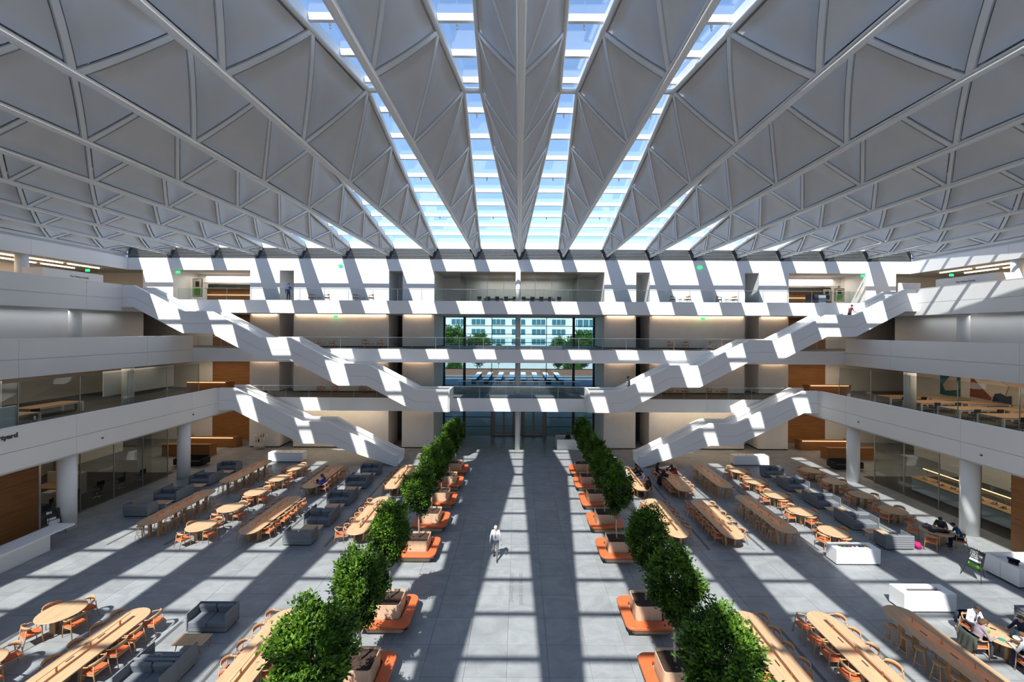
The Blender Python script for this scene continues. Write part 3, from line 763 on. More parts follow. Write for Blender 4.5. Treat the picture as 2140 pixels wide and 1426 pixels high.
def ridged(z0, z1, n, depth):
    """outer profile of a horizontally channelled cushion: list of (bulge, z)"""
    out = []
    for i in range(n):
        for f, b in ((.02, 0), (.2, .8), (.5, 1), (.8, .8)): out.append((b * depth, z0 + (z1 - z0) * (i + f) / n))
    out.append((0, z1)); return out
def make_sofa():
    r = empty('sofa')          # faces +y, back at y=-.39, 1.56 wide
    W, D, Hh, T = 1.56, .78, .76, .055
    pr = ridged(.06, Hh, 6, .022)
    mb = MB(); poly = [(-D / 2 + T, .06), (-D / 2 + T, Hh)] + [(-D / 2 + .022 - b, z) for b, z in reversed(pr)]
    mb.prism(poly, -W / 2, W / 2, 'x'); build('back_panel', mb, greyfab2, r)
    for s in (-1, 1):
        mb = MB(); base_ = s * (W / 2 - T)
        poly = [(base_, .06), (base_, Hh)] + [(s * (W / 2 - .022 + b), z) for b, z in reversed(pr)]
        if s > 0: poly = poly[::-1]
        mb.prism(poly[::-1], -D / 2 + T, D / 2, 'y'); build('side_panel', mb, greyfab2, r)
        mb = MB(); x = s * (W - 2 * T) / 4
        def cush(cx, cy, cz, dx, dy, dz, tilt=0):
            m = MB(); pts = rrect(dx / 2, dy / 2, .05, 3); rounded_top(m, pts, dz, dz, .03)
            ca, sa = math.cos(tilt), math.sin(tilt)
            m.v = [(cx + x_, cy + y_ * ca - (z_ - dz / 2) * sa, cz + y_ * sa + (z_ - dz / 2) * ca) for x_, y_, z_ in m.v]
            for i in range(len(m.sm)): m.sm[i] = False
            return m
        build('seat_cushion', cush(x, .03, .31, .71, .7, .22), greyfab, r)
        build('back_cushion', cush(x, -.24, .58, .66, .34, .13, PI / 2 - .28), greyfab, r)
    mb = MB(); mb.box(-W / 2 + .07, W / 2 - .07, -D / 2 + .07, D / 2 - .02, .06, .21); build('seat_base', mb, greyfab, r)
    mb = MB(); mb.box(-W / 2 + .06, W / 2 - .06, -D / 2 + .06, D / 2 - .06, 0, .06); build('plinth', mb, darkm, r)
    return r
def make_coffee():
    r = empty('coffee_table')
    mb = MB(); rounded_top(mb, rrect(.565, .3, .05, 3), .4, .025, .008); build('tabletop', mb, oak, r)
    for sx in (-1, 1):
        for sy in (-1, 1):
            mb = MB(); mb.tube([(sx * .47, sy * .22, 0), (sx * .4, sy * .18, .376)], [.014, .024], 6); build('leg', mb, oakx, r)
    return r
protos = []
def proto(o):
    remember(o); protos.append(o); return o
def place(p, used, loc, rz, label, cat, group):
    if not used[0]:
        used[0] = True; p.location = loc; p.rotation_euler = (0, 0, rz); tag(p, label, cat, group); return p
    r = clone(p, loc, rz, label, group); r['category'] = cat; return r
class P:
    def __init__(s, o, cat): s.o = proto(o); s.cat = cat; s.u = [False]
    def put(s, loc, rz, label, group): return place(s.o, s.u, loc, rz, label, s.cat, group)
Pl = P(make_long(.74, 'long_table'), 'table'); Pb = P(make_long(1.0, 'bar_table'), 'table'); Pr = P(make_round(), 'table')
Pc = P(make_chair(), 'chair'); Ps = P(make_stool(), 'stool'); Pso = P(make_sofa(), 'sofa'); Pco = P(make_coffee(), 'coffee table')
rnd = random.Random(3)
YF, YMID, YN = 31.45, 24.95, 13.85
LONG = [(-8.85, YF, 'far long table by the left tree row'), (-8.85, YMID, 'middle long table by the left tree row'), (-8.85, YN, 'front long table by the left tree row'),
        (-14.65, YF, 'long table with the woman in blue'), (-14.72, YMID, 'middle long table left of the sofas'), (-14.75, YN, 'front long table left of the sofas'),
        (8.72, YF, 'far long table by the right tree row'), (8.75, YMID, 'middle long table by the right tree row'), (8.78, YN, 'front long table by the right tree row'),
        (11.6, YF - .1, 'far second long table right of trees'), (11.7, YMID - .1, 'middle second long table right of trees'), (11.7, YN, 'front second long table right of trees')]
for x, y, t in LONG:
    y -= .12 if x > 0 and y > 20 else 0
    Pl.put((x, y, 0), 0, 'oval oak ' + (t if t.startswith('long') else t), 'long oak tables')
    n = 7 if y < 15 else 6
    if y > 15: ys = [y + 2.05 - .72 * k for k in range(6)]
    else: ys = [y + 2.25 - .76 * k for k in range(4)]
    for sx, sn in ((-1, 'left'), (1, 'right')):
        for k, yy in enumerate(ys):
            dx = .66 + rnd.uniform(-.04, .05)
            Pc.put((x + sx * dx, yy + rnd.uniform(-.05, .05), 0), (PI / 2 if sx > 0 else -PI / 2) + rnd.uniform(-.12, .12), '%s oak armchair from the back, %s side, %s' % (ORD[k], sn, t), 'armchairs at the long tables')
Pc.put((-9.9, 23.05, 0), -1.2, 'oak armchair pulled away from the middle long table by the left trees', 'armchairs at the long tables')
BAR = [(-20.63, YF + .25, 'far bar table on the left'), (-20.6, YMID + .4, 'middle bar table on the left'), (-20.9, 13.6, 'front bar table on the left'),
       (14.44, YF - .2, 'far bar table on the right'), (14.65, YMID - .1, 'middle bar table on the right'), (14.67, YN, 'front bar table on the right')]
for x, y, t in BAR:
    Pb.put((x, y, 0), 0, 'tall oval oak ' + t, 'tall oak bar tables')
    for sx, sn in ((-1, 'left'), (1, 'right')):
        n = 7 if sx * x < 0 else 5
        if y < 15 and sx * x > 0 and x > 0: n = 4
        for k in range(n):
            yy = y + 1.95 - k * .6 if n == 7 else y + 1.3 - k * .75
            if y < 15 and x < 0 and sx * x > 0: continue
            Ps.put((x + sx * (.52 if n == 7 else .5), yy + rnd.uniform(-.05, .05), 0), rnd.uniform(0, 1), '%s oak bar stool from the back, %s side, %s' % (ORD[k], sn, t), 'oak bar stools')
    if y > 15: Ps.put((x + (-.65 if x < 0 else .68), y - 1.95, 0), .4, 'oak bar stool at the near outer corner of the %s' % t, 'oak bar stools')
ROUND = [(-17.75, [33.3, 30.85, 28.2, 25.7, 23.3, 16.2, 13.6], 'left column'), (17.45, [33.2, 30.8, 28.2, 25.66, 23.05], 'right column by the bar tables'), (23.3, [33.2, 30.75, 28.27, 25.86, 23.2], 'right column by the glass'), (17.7, [15.2], 'front right')]
for x, ys, cn in ROUND:
    for k, y in enumerate(ys):
        t = '%s round table from back, %s' % (ORD[k], cn) if len(ys) > 1 else 'front round table with the lunch group'
        Pr.put((x, y, 0), rnd.uniform(0, .7), ('round oak table, ' + t) if len(ys) > 1 else 'round oak table of the lunch group at the front', 'round oak tables')
        a0 = rnd.uniform(-.25, .25) + (.3 if x > 0 else -.3)
        for j, pn in enumerate(('right', 'back', 'left', 'front')):
            a = a0 + j * PI / 2 + rnd.uniform(-.12, .12); rr = .78 + rnd.uniform(-.06, .12)
            if len(ys) == 1: a = (0.15, 1.7, 3.1, 4.6)[j]; rr = .95
            if x > 23 and k == 4: a = (-.45, .62, 2.3, 3.75)[j]; rr = .95
            Pc.put((x + rr * math.cos(a), y + rr * math.sin(a), 0), a + PI / 2, 'oak armchair, %s seat, %s' % (pn, t), 'armchairs at the round tables')
def sofas(xc, fronts, cn, toff):
    for k, yf in enumerate(fronts):
        pos = ORD[k]
        Pso.put((xc, yf + .39, 0), PI, 'grey sofa facing the front, %s from back, %s' % (pos, cn), 'grey channelled sofas')
        Pso.put((xc, yf - 1.80, 0), 0, 'grey sofa facing the back, %s from back, %s' % (pos, cn), 'grey channelled sofas')
        Pco.put((xc + toff, yf - .83, 0), 0, 'low oak coffee table, %s from back, %s' % (pos, cn), 'low oak coffee tables')
sofas(-12.0, [33.6, 30.65, 27.7, 24.75], 'middle left sofa row', .16)
sofas(-23.85, [34.0, 31.05, 28.1], 'row by the left glass', .5)
sofas(20.62, [33.5, 30.55, 27.6, 24.65], 'right sofa row', -.2)
sofas(-12.02, [16.05, 13.1], 'front left sofa group', .12)
sofas(20.9, [16.1], 'front right sofa group', 0)
# chairs and side tables on the far walkways
st_ = empty('side_table')
mb = MB(); mb.lathe([(.2, .43), (.21, .45), (.2, .46)], 16); build('tabletop', mb, oakx, st_)
for k in range(3):
    a = k * 2.1; mb = MB(); mb.tube([(.17 * math.cos(a), .17 * math.sin(a), 0), (.1 * math.cos(a), .1 * math.sin(a), .43)], .013, 6); build('leg', mb, oakx, st_)
Pst = P(st_, 'side table')
LVN = ('', 'second', 'third', 'top')
for lv, xs in ((3, (-19.4, -15.1, 15.6, 20.1)), (2, (-18.9, -14.2, 15.4, 19.4)), (1, (-18.5, -14.5, 15.4, 19.2))):
    for x in xs:
        wh = '%s level, %s side, %s pair' % (LVN[lv], 'left' if x < 0 else 'right', 'outer' if abs(x) > 17 else 'inner')
        yy = 40.4; dx = .72
        Pc.put((x - dx, yy, FL[lv]), -PI / 2 - .5, 'oak armchair left of its side table, ' + wh, 'armchairs on the walkways')
        Pc.put((x + dx, yy, FL[lv]), PI / 2 + .5, 'oak armchair right of its side table, ' + wh, 'armchairs on the walkways')
        Pst.put((x, yy - .05, FL[lv]), 0, 'small round side table, ' + wh, 'side tables on the walkways')
# ---- planters, bench islands and trees
def make_bench():
    r = empty('bench_island')
    o_ = rrect(1.0, 1.0, .32, 6); i_ = rrect(.6, .6, .16, 6); n = len(o_)   # same number of points
    q = n // 4
    for k in range(4):   # four cushions meeting at the middle of each side
        mid = lambda P_, a, b: tuple((P_[a][j] + P_[b][j]) / 2 for j in (0, 1))
        a0 = (k * 7) % n
        oc = [mid(o_, (a0 - 1) % n, a0)] + [o_[(a0 + j) % n] for j in range(7)] + [mid(o_, (a0 + 6) % n, (a0 + 7) % n)]
        ic = [mid(i_, (a0 - 1) % n, a0)] + [i_[(a0 + j) % n] for j in range(7)] + [mid(i_, (a0 + 6) % n, (a0 + 7) % n)]
        mb = MB(); m_ = len(oc); rows = []
        for P_, z, sc_ in ((oc, .36, 1), (oc, .43, 1), (oc, .455, .985), (ic, .455, 1.0), (ic, .36, 1.0)):
            b = len(mb.v); mb.v += [(x * sc_, y * sc_, z) for x, y in P_]; rows.append(list(range(b, b + m_)))
        for r0, r1 in zip(rows, rows[1:]):
            for j in range(m_ - 1): mb.face((r0[j], r0[j + 1], r1[j + 1], r1[j]), 0, False)
        mb.face([r_[0] for r_ in rows][::-1]); mb.face([r_[-1] for r_ in rows])
        for j in range(m_ - 1): mb.face((rows[0][j + 1], rows[0][j], rows[4][j], rows[4][j + 1]))
        # small gap at the seams
        cx = sum(v[0] for v in mb.v) / len(mb.v); cy = sum(v[1] for v in mb.v) / len(mb.v)
        mb.v = [(cx + (x - cx) * .997, cy + (y - cy) * .997, z) for x, y, z in mb.v]
        build('cushion', mb, orange, r)
    mb = MB()
    for a in range(4):
        ca, sa = round(math.cos(a * PI / 2)), round(math.sin(a * PI / 2))
        b0 = len(mb.v); mb.box(-.95 + .0, .95, -.95, -.62, .31, .36)
        mb.v[b0:] = [(x * ca - y * sa, x * sa + y * ca, z) for x, y, z in mb.v[b0:]]
    build('under_frame', mb, darkm, r)
    mb = MB()
    for a in range(4):
        ca, sa = round(math.cos(a * PI / 2)), round(math.sin(a * PI / 2))
        b0 = len(mb.v); mb.box(-.66, .66, -.72, -.62, .02, .31)
        mb.v[b0:] = [(x * ca - y * sa, x * sa + y * ca, z) for x, y, z in mb.v[b0:]]
    build('plinth', mb, planterw, r)
    return r
def make_planter():
    r = empty('planter'); mb = MB(); n = 0; rows = []
    for hx, z in ((.53, .0), (.53, .96), (.50, .96), (.50, .6)):
        b = len(mb.v); pts = rrect(hx, hx, .13 if hx > .52 else .1, 5); mb.v += [(x, y, z) for x, y in pts]; n = len(pts); rows.append(list(range(b, b + n)))
    for a, c in zip(rows, rows[1:]):
        for k in range(n): mb.face((a[k], a[(k + 1) % n], c[(k + 1) % n], c[k]), 0, False)
    build('box', mb, planterw, r)
    mb = MB(); rs = random.Random(5); N = 14; idx = {}
    for i in range(N + 1):
        for j in range(N + 1):
            x = -.5 + i / N; y = -.5 + j / N; idx[i, j] = len(mb.v); mb.v.append((x, y, .87 + rs.uniform(-.015, .02) + .03 * (1 - (x * x + y * y) * 3)))
    for i in range(N):
        for j in range(N): mb.face((idx[i, j], idx[i + 1, j], idx[i + 1, j + 1], idx[i, j + 1]), 0, True)
    o = build('soil', mb, soil, r); return r
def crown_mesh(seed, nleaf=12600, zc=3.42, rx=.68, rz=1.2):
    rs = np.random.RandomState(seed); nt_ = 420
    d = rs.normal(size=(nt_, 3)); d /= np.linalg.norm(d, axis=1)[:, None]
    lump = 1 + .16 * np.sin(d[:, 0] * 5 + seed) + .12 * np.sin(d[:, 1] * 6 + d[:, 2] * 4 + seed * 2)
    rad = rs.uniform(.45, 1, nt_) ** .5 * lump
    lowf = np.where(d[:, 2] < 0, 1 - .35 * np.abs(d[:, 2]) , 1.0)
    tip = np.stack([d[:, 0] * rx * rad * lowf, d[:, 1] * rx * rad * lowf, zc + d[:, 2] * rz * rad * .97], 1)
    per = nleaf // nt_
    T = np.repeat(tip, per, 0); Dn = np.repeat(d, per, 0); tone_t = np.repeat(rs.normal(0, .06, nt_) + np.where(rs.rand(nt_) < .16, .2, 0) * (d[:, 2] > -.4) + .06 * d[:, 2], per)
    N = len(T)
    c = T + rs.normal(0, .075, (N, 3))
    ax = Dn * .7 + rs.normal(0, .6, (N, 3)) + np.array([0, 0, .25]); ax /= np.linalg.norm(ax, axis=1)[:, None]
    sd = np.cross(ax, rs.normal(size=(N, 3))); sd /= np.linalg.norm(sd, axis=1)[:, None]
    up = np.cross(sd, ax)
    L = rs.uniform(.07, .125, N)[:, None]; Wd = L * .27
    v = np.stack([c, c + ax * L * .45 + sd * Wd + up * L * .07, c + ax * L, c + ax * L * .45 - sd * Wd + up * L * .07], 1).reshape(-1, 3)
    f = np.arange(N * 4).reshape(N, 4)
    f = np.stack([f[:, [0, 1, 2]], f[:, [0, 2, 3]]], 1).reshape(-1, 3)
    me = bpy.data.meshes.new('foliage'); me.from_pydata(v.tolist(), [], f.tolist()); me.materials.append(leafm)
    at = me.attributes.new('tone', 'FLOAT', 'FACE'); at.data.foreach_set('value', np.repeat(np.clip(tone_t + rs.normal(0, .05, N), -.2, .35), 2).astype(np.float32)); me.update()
    return me, tip
twig = mat('twig', (.09, .065, .04), .9)
def branches(tip, seed):
    rs = random.Random(seed); mb = MB()
    for i in range(0, len(tip), 12):
        t = Vector(tip[i]); z0 = max(1.95, min(t.z - .5, 3.9)) - .1
        s0 = Vector((0, 0, z0)); m_ = s0.lerp(t, .5) + Vector((0, 0, .08)); mb.tube([s0, m_, t], [.014, .009, .004], 5, caps=False)
    return mb.mesh('branches', twig)
TREES = []
for s in range(4):
    me, tip = crown_mesh(11 + s)
    mb = MB(); rs = random.Random(s); x = rs.uniform(-.04, .04); mb.tube([(0, 0, .86), (x * .5, x, 1.5), (x, -x * .5, 2.2), (x * .6, x, 3.0), (0, 0, 4.2)], [.045, .038, .034, .026, .008], 9)
    TREES.append((me, mb.mesh('trunk', bark), branches(tip, s)))
Pbe = P(make_bench(), 'bench'); Ppl = P(make_planter(), 'planter')
for sx, sn in ((-1, 'left'), (1, 'right')):
    for k, y in enumerate((34.2, 31.25, 28.1, 24.95, 21.8, 16.82, 13.68, 10.55)):
        x = sx * 5.17; w_ = '%s from the back, %s row' % (ORD[k], sn)
        Pbe.put((x, y, 0), 0, 'orange cushioned square bench around a planter, ' + w_, 'orange bench islands')
        Ppl.put((x, y, 0), 0, 'square pale oak tree planter filled with soil, ' + w_, 'oak tree planters')
        me, tr, br = TREES[(k * 2 + (1 if sx > 0 else 0) + k // 3) % 4]
        r = tag(empty('indoor_tree', (x, y, 0), k * 1.9 + sx), 'slim indoor fig tree with dense green crown, ' + w_, 'tree', 'indoor trees')
        q_ = (.95, 1.0, .98, 1.05, 1.08, 1.05, 1.2, 1.3)[k]; r.scale = (q_, q_, 1 + .03 * math.sin(k * 3 + sx))
        link('trunk', tr, r); o = link('foliage', me, r); o['kind'] = 'stuff'; link('branches', br, r)
# ================================================================ ROOMS BEHIND, COUNTERS, SIGNS
def simple(name, label, cat, boxes, m, group=None, parent=None):
    r = tag(empty(name), label, cat, group)
    for pn, b, mm in boxes:
        k = MB(); k.box(*b); build(pn, k, mm or m, r)
    return r
corian = mat('white_solid_surface', (.86, .86, .86), .35)
felt = mat('black_upholstery', (.018, .018, .02), .9)
# ---- glass fronts at ground level
for sd, nm, y0, y1 in ((-1, 'left', 24.4, 33.25), (1, 'right', 22.7, 32.75)):
    s = struct('window_glass_front_%s' % nm, 'tall frameless glass front of the ground floor room, %s side' % nm)
    n = 4; d = (y1 - y0) / n
    for k in range(n):
        b = MB(); b.box(*sorted((sd * 28.0, sd * 28.03)), y0 + k * d + .01, y0 + (k + 1) * d - .01, 0, 4.4); build('pane', b, gl_wall, s)
        b = MB(); b.box(*sorted((sd * 27.98, sd * 28.05)), y0 + (k + 1) * d - .015, y0 + (k + 1) * d + .015, 0, 4.4); build('joint', b, alum, s)
    b = MB(); b.box(*sorted((sd * 27.97, sd * 28.06)), y0, y1, 0, .04); build('floor_channel', b, grille, s)
    b = MB(); b.box(*sorted((sd * 27.97, sd * 28.06)), y0 - .12, y0, 0, 4.4); build('end_post', b, steel, s)
    s = struct('window_glass_front_2_%s' % nm, 'frameless glass front of the second level rooms, %s side' % nm)
    for k in range(5):
        b = MB(); b.box(*sorted((sd * 27.3, sd * 27.32)), 35.5 - (k + 1) * 3.2 + .01, 35.5 - k * 3.2 - .01, FL[1], CE[1]); build('pane', b, gl_wall, s)
        b = MB(); b.box(*sorted((sd * 27.28, sd * 27.34)), 35.5 - k * 3.2 - .012, 35.5 - k * 3.2 + .012, FL[1], CE[1]); build('joint', b, alum, s)
# second level mural wall and screens
mu = struct('wall_right_mural', 'pale wall with the mural behind the second level tables')
b = MB(); b.box(38.2, 38.4, NEAR, 41, FL[1], CE[1]); build('wall_field', b, greywall, mu)
def patch(name, pts, x, m, parent, sgn=-1):
    mb = MB(); mb.prism(pts if sgn > 0 else pts, x, x + .03 * sgn, 'x'); return build(name, mb, m, parent)
art1 = tag(empty('mural_panel'), 'teal mural panel with a large cream shape', 'mural')
patch('ground', [(36.0, 6.2), (37.7, 6.2), (37.7, 8.1), (36.0, 8.1)], 38.18, mat('teal', (.03, .16, .17), .7), art1)
patch('cream_shape', [(36.1, 6.8), (37.2, 6.6), (37.45, 7.1), (37.0, 7.7), (36.6, 8.1), (36.2, 8.1), (36.3, 7.5), (36.05, 7.2)], 38.14, mat('cream', (.62, .53, .44), .8), art1)
art2 = tag(empty('mural_panel'), 'long mural panel with brown, cream and navy shapes', 'mural')
patch('ground', [(28.5, 6.2), (35.2, 6.2), (35.2, 8.2), (28.5, 8.2)], 38.18, MATS['cream'], art2)
patch('brown_shape', [(33.6, 6.3), (35.2, 6.4), (35.1, 8.1), (34.3, 7.9), (33.7, 7.2)], 38.15, mat('russet', (.25, .075, .03), .8), art2)
patch('cream_bird', [(32.6, 6.9), (33.6, 6.6), (35.0, 8.1), (34.0, 7.8), (33.0, 8.0), (32.4, 7.6)], 38.11, mat('cream_light', (.68, .60, .52), .8), art2)
patch('navy_shape', [(32.2, 6.2), (33.5, 6.2), (33.3, 6.9), (32.9, 7.0), (32.5, 6.8), (32.2, 6.9)], 38.08, mat('navy', (.012, .018, .05), .8), art2)
patch('pink_shape', [(28.5, 6.2), (30.8, 6.2), (30.2, 7.6), (29.4, 8.1), (28.5, 7.9)], 38.13, mat('rose', (.36, .20, .17), .8), art2)
# ---- second level work tables, right side
def work_table():
    r = empty('work_table')
    mb = MB(); mb.box(-1.6, 1.6, -.8, .8, .71, .74); build('tabletop', mb, oakx, r)
    for x in (-1.55, 1.55):
        for y in (-.75, .75):
            mb = MB(); mb.box(x - .05, x + .05, y - .05, y + .05, 0, .71); build('leg', mb, corian, r)
    for y in (-.75, .75):
        mb = MB(); mb.box(-1.5, 1.5, y - .03, y + .03, .63, .71); build('apron', mb, corian, r)
    return r
def office_chair():
    r = empty('office_chair')
    mb = MB(); rounded_top(mb, rrect(.23, .23, .07, 3), .47, .06, .02); build('seat', mb, felt, r)
    mb = MB(); mb.box(-.22, .22, -.25, -.21, .55, .88); mb.box(-.03, .03, -.24, -.2, .44, .56); build('backrest', mb, felt, r)
    mb = MB(); mb.tube([(0, 0, .06), (0, 0, .42)], .03, 8); build('post', mb, steel, r)
    for k in range(4):
        a = PI / 4 + k * PI / 2; mb = MB(); mb.tube([(0, 0, .1), (.3 * math.cos(a), .3 * math.sin(a), .03)], [.025, .015], 6); build('foot', mb, steel, r)
    return r
Pw = P(work_table(), 'table'); Po = P(office_chair(), 'chair')
for bank, x in (('front', 32.9), ('rear', 36.3)):
    for k, y in enumerate((35.9, 33.2, 30.4, 27.7)):
        if bank == 'rear': y -= .3
        t = '%s %s work table from the back, second level, right side' % (ORD[k], bank)
        Pw.put((x + .05, y, FL[1]), 0, 'white-legged oak ' + t, 'second level work tables')
        if bank == 'front':
            for sx, sn in ((-.8, 'left'), (.8, 'right')):
                Po.put((x + sx, y - 1.05, FL[1]), 0, 'black swivel chair, %s one, %s' % (sn, t.replace(' from the back', '').replace(', right side', ' right')), 'black office chairs')
for k in range(9):
    y = 25.6 + k * .82; Po.put((-29.2 - (.75 if k % 2 else 0), y, 0), PI / 2 + .5 * math.sin(k * 2), '%s black swivel chair from the front behind the left glass front' % ORD[k], 'black office chairs')
for k, (x, y) in enumerate(((-31.6, 25.5), (-32.2, 27.6), (-31.4, 29.2))):
    Po.put((x, y, FL[1]), k * 1.3, '%s black swivel chair from the front in the left second level office' % ORD[k], 'black office chairs')
for k, (x, y) in enumerate(((-31.2, 26.4), (-32, 29.8))):
    Pw.put((x - 1.6, y, FL[1]), PI / 2 if k else 0, 'white-legged oak desk in the left second level office, %s one' % ('front', 'back')[k], 'second level work tables')
wb = simple('whiteboard', 'mobile whiteboard behind the left second level parapet', 'whiteboard', [('board', (-28.2, -28.16, 22.2, 23.3, 6.2, 7.4), corian), ('frame_post', (-28.22, -28.14, 22.15, 22.2, FL[1], 7.4), steel), ('frame_post', (-28.22, -28.14, 23.3, 23.35, FL[1], 7.4), steel)], corian)
sp = struct('wall_left_screen', 'hanging grey acoustic screen on the second level, left side'); b = MB(); b.box(-31.6, -31.5, 31.6, 38.0, 6.55, 8.45); build('screen', b, sidegrey, sp)
# ---- booth and doors behind the left glass front
simple('work_booth', 'cream work booth with desk behind the left glass front', 'booth', [('back_screen', (-33.6, -30.9, 29.7, 29.8, 0, 1.5), None), ('side_screen', (-31.0, -30.9, 28.2, 29.7, 0, 1.5), None), ('desk', (-33.5, -31.05, 28.5, 29.65, .72, .76), oakx), ('drawer_unit', (-31.9, -31.2, 27.8, 28.4, 0, .72), None)], mat('cream_board', (.70, .62, .52), .7))
dj = struct('door_12', 'oak framed double door at the back of the left ground floor room')
for k, (x0, x1) in enumerate(((-37.9, -37.8),)):
    for y0, y1, z0, z1, mm in ((31.9, 32.1, 0, 3, oakx), (33.0, 33.15, 0, 3, oakx), (34.0, 34.2, 0, 3, oakx), (31.9, 34.2, 2.85, 3.0, oakx), (32.1, 33.0, 0, 2.85, gl_wall), (33.15, 34.0, 0, 2.85, gl_wall)):
        b = MB(); b.box(x0, x1, y0, y1, z0, z1); build('door_member', b, mm, dj)
# ---- oak desks in the corner lobbies
for sd, nm in ((-1, 'left'), (1, 'right')):
    for lv, y0, dx0, dx1, hz, wh in ((0, 38.4, 28.5, 32.9, 1.05, 'front desk of the ground floor lobby'), (0, 41.3, 28.0, 33, 1.0, 'rear desk of the ground floor lobby'), (1, 40.6, 28.3, 32.4, 1.05, 'desk of the second level lobby'), (3, 44.0, 27.2, 33.0, 1.5, 'desk of the top level lobby')):
        x0, x1 = sorted((sd * dx0, sd * dx1)); z = FL[lv]
        r = simple('reception_desk', 'long oak %s, %s side' % (wh, nm), 'desk', [('front_panel', (x0, x1, y0, y0 + .08, z, z + hz), oakpanelx), ('side_panel', (x0, x0 + .08, y0 + .08, y0 + .9, z, z + hz), oakpanel), ('side_panel', (x1 - .08, x1, y0 + .08, y0 + .9, z, z + hz), oakpanel), ('worktop', (x0 + .08, x1 - .08, y0 + .2, y0 + .9, z + .72, z + .76), oakpanelx), ('ledge', (x0 - .05, x1 + .05, y0 - .12, y0 + .3, z + hz, z + hz + .05), oakpanelx)], oakpanel, 'oak lobby desks')
        if lv != 0 or y0 > 40:
            b = MB(); b.box(x0 + .1, x1 - .3, y0 - .11, y0 - .06, z + (hz if lv != 3 else .95) - .06, z + (hz if lv != 3 else .95) - .02); build('lit_edge', b, desk_led, r)
    r = tag(empty('lounge_sofa', (sd * 28.2, 35.9, 0), 0), 'long black lounge sofa near the %s lobby desk' % nm, 'sofa')
    for pn, bb in (('seat', (-1.1, 1.1, -.4, .4, .12, .42)), ('backrest', (-1.1, 1.1, .3, .5, .42, .8)), ('armrest', (-1.25, -1.1, -.4, .5, .12, .62)), ('armrest', (1.1, 1.25, -.4, .5, .12, .62)), ('plinth', (-1.0, 1.0, -.3, .4, 0, .12))):
        b = MB(); b.box(*bb); build(pn, b, felt, r)
# ---- white counters and displays
def counter(label, x0, x1, y0, y1, h, slots=False, food=False):
    r = tag(empty('white_counter'), label, 'counter', 'white serving counters')
    b = MB(); b.box(x0 + .05, x1 - .05, y0 + .05, y1 - .05, 0, .08); build('toe_kick', b, grille, r)
    b = MB(); b.box(x0, x1, y0, y1, .08, h - .12); build('body', b, corian, r)
    # top with a sunk well
    wx0, wx1, wy0, wy1 = (x0 + .35, x1 - .35, y0 + .22, y1 - .2) if slots else (x0 + .02, x1 - .02, y0 + .02, y1 - .02)
    if slots:
        for bb in ((x0, x1, y0, wy0), (x0, x1, wy1, y1), (x0, wx0, wy0, wy1), (wx1, x1, wy0, wy1)):
            b = MB(); b.box(*bb, h - .115, h); build('top_rim', b, corian, r)
        b = MB(); b.box(wx0, wx1, wy0, wy1, h - .118, h - .1); build('well', b, grille, r)
    else:
        b = MB(); b.box(x0, x1, y0, y1, h - .115, h); build('top', b, corian, r)
        for k in range(4):
            xx = x0 + .5 + k * (x1 - x0 - 1) / 3; b = MB(); b.lathe([(.07, h), (.07, h + .004)], 10, (xx, (y0 + y1) / 2, 0)); build('grommet', b, grille, r)
    return wx0, wx1, wy0, wy1, h - .1
counter('long white counter in front of the left stair', -22.1, -19.1, 36.75, 37.55, .85)
counter('long white counter in front of the right stair', 18.95, 22.0, 36.5, 37.25, .85)
w1 = counter('white display counter with bowls beside the right sofas', 16.06, 18.28, 20.98, 21.7, .81, True)
w2 = counter('white counter with an empty slot, front right', 16.19, 18.38, 17.43, 18.15, .81, True)
fr = random.Random(9)
fcols = [mat('food_%d' % i, c, .6) for i, c in enumerate(((.5, .35, .03), (.1, .25, .03), (.35, .06, .03), (.55, .45, .3), (.6, .6, .55), (.05, .04, .03)))]
for k in range(7):
    x = w1[0] + .12 + k * (w1[1] - w1[0] - .24) / 6
    b = MB(); b.lathe([(.04, 0), (.095, .05), (.1, .055), (.09, .05), (.0, .04)], 12); o = tag(build('salad_bowl', b, blackm, None, (x, (w1[2] + w1[3]) / 2, w1[4])), '%s small bowl of food in the white display counter, counted from its long left end' % ORD[k], 'bowl', 'bowls in the display counter')
    b = MB(); b.ball((0, 0, .045), (.08, .08, .035), 10, 5); build('food', b, fcols[k % 6], o)
# curved end counter with tills, right edge
r = tag(empty('till_counter'), 'white till counter beside the easel sign, with registers', 'counter')
for pn, bb in (('front_panel', (23.0, 23.12, 19.86, 20.6, .1, .93)), ('front_panel', (23.0, 23.12, 19.1, 19.84, .1, .93)), ('back_panel', (23.12, 25.9, 20.48, 20.6, .1, .93)), ('end_panel', (23.12, 25.9, 19.1, 19.22, .1, .93)), ('worktop', (23.12, 25.9, 19.22, 20.48, .66, .7)), ('side_panel', (25.9, 26.0, 19.1, 20.6, .1, .93))):
    b = MB(); b.box(*bb); build(pn, b, corian, r)
b = MB(); b.box(23.08, 25.9, 19.18, 20.52, 0, .1); build('toe_kick', b, grille, r)
for k, (x, y, rz) in enumerate(((23.75, 19.95, 2.2), (24.35, 19.5, 2.0))):
    t = tag(empty('cash_register', (x, y, .7), rz), 'black touch-screen register on the till counter, %s one' % ('rear', 'front')[k], 'cash register', 'registers')
    b = MB(); b.box(-.16, .16, -.12, .12, 0, .1); build('base', b, blackm, t)
    b = MB(); b.prism([(-.1, .1), (.06, .26), (.04, .28), (-.12, .12)], -.2, .2, 'x'); build('screen', b, mat('screen_glass%d' % k, (.05, .07, .1), .1), t)
b = MB(); rounded_top(b, [(.16 * math.cos(a * .5236), .2 * math.sin(a * .5236)) for a in range(12)], .1, .1, .03); tag(build('card_tray', b, felt, None, (24.0, 19.42, .7)), 'rounded black tray beside the registers', 'tray')
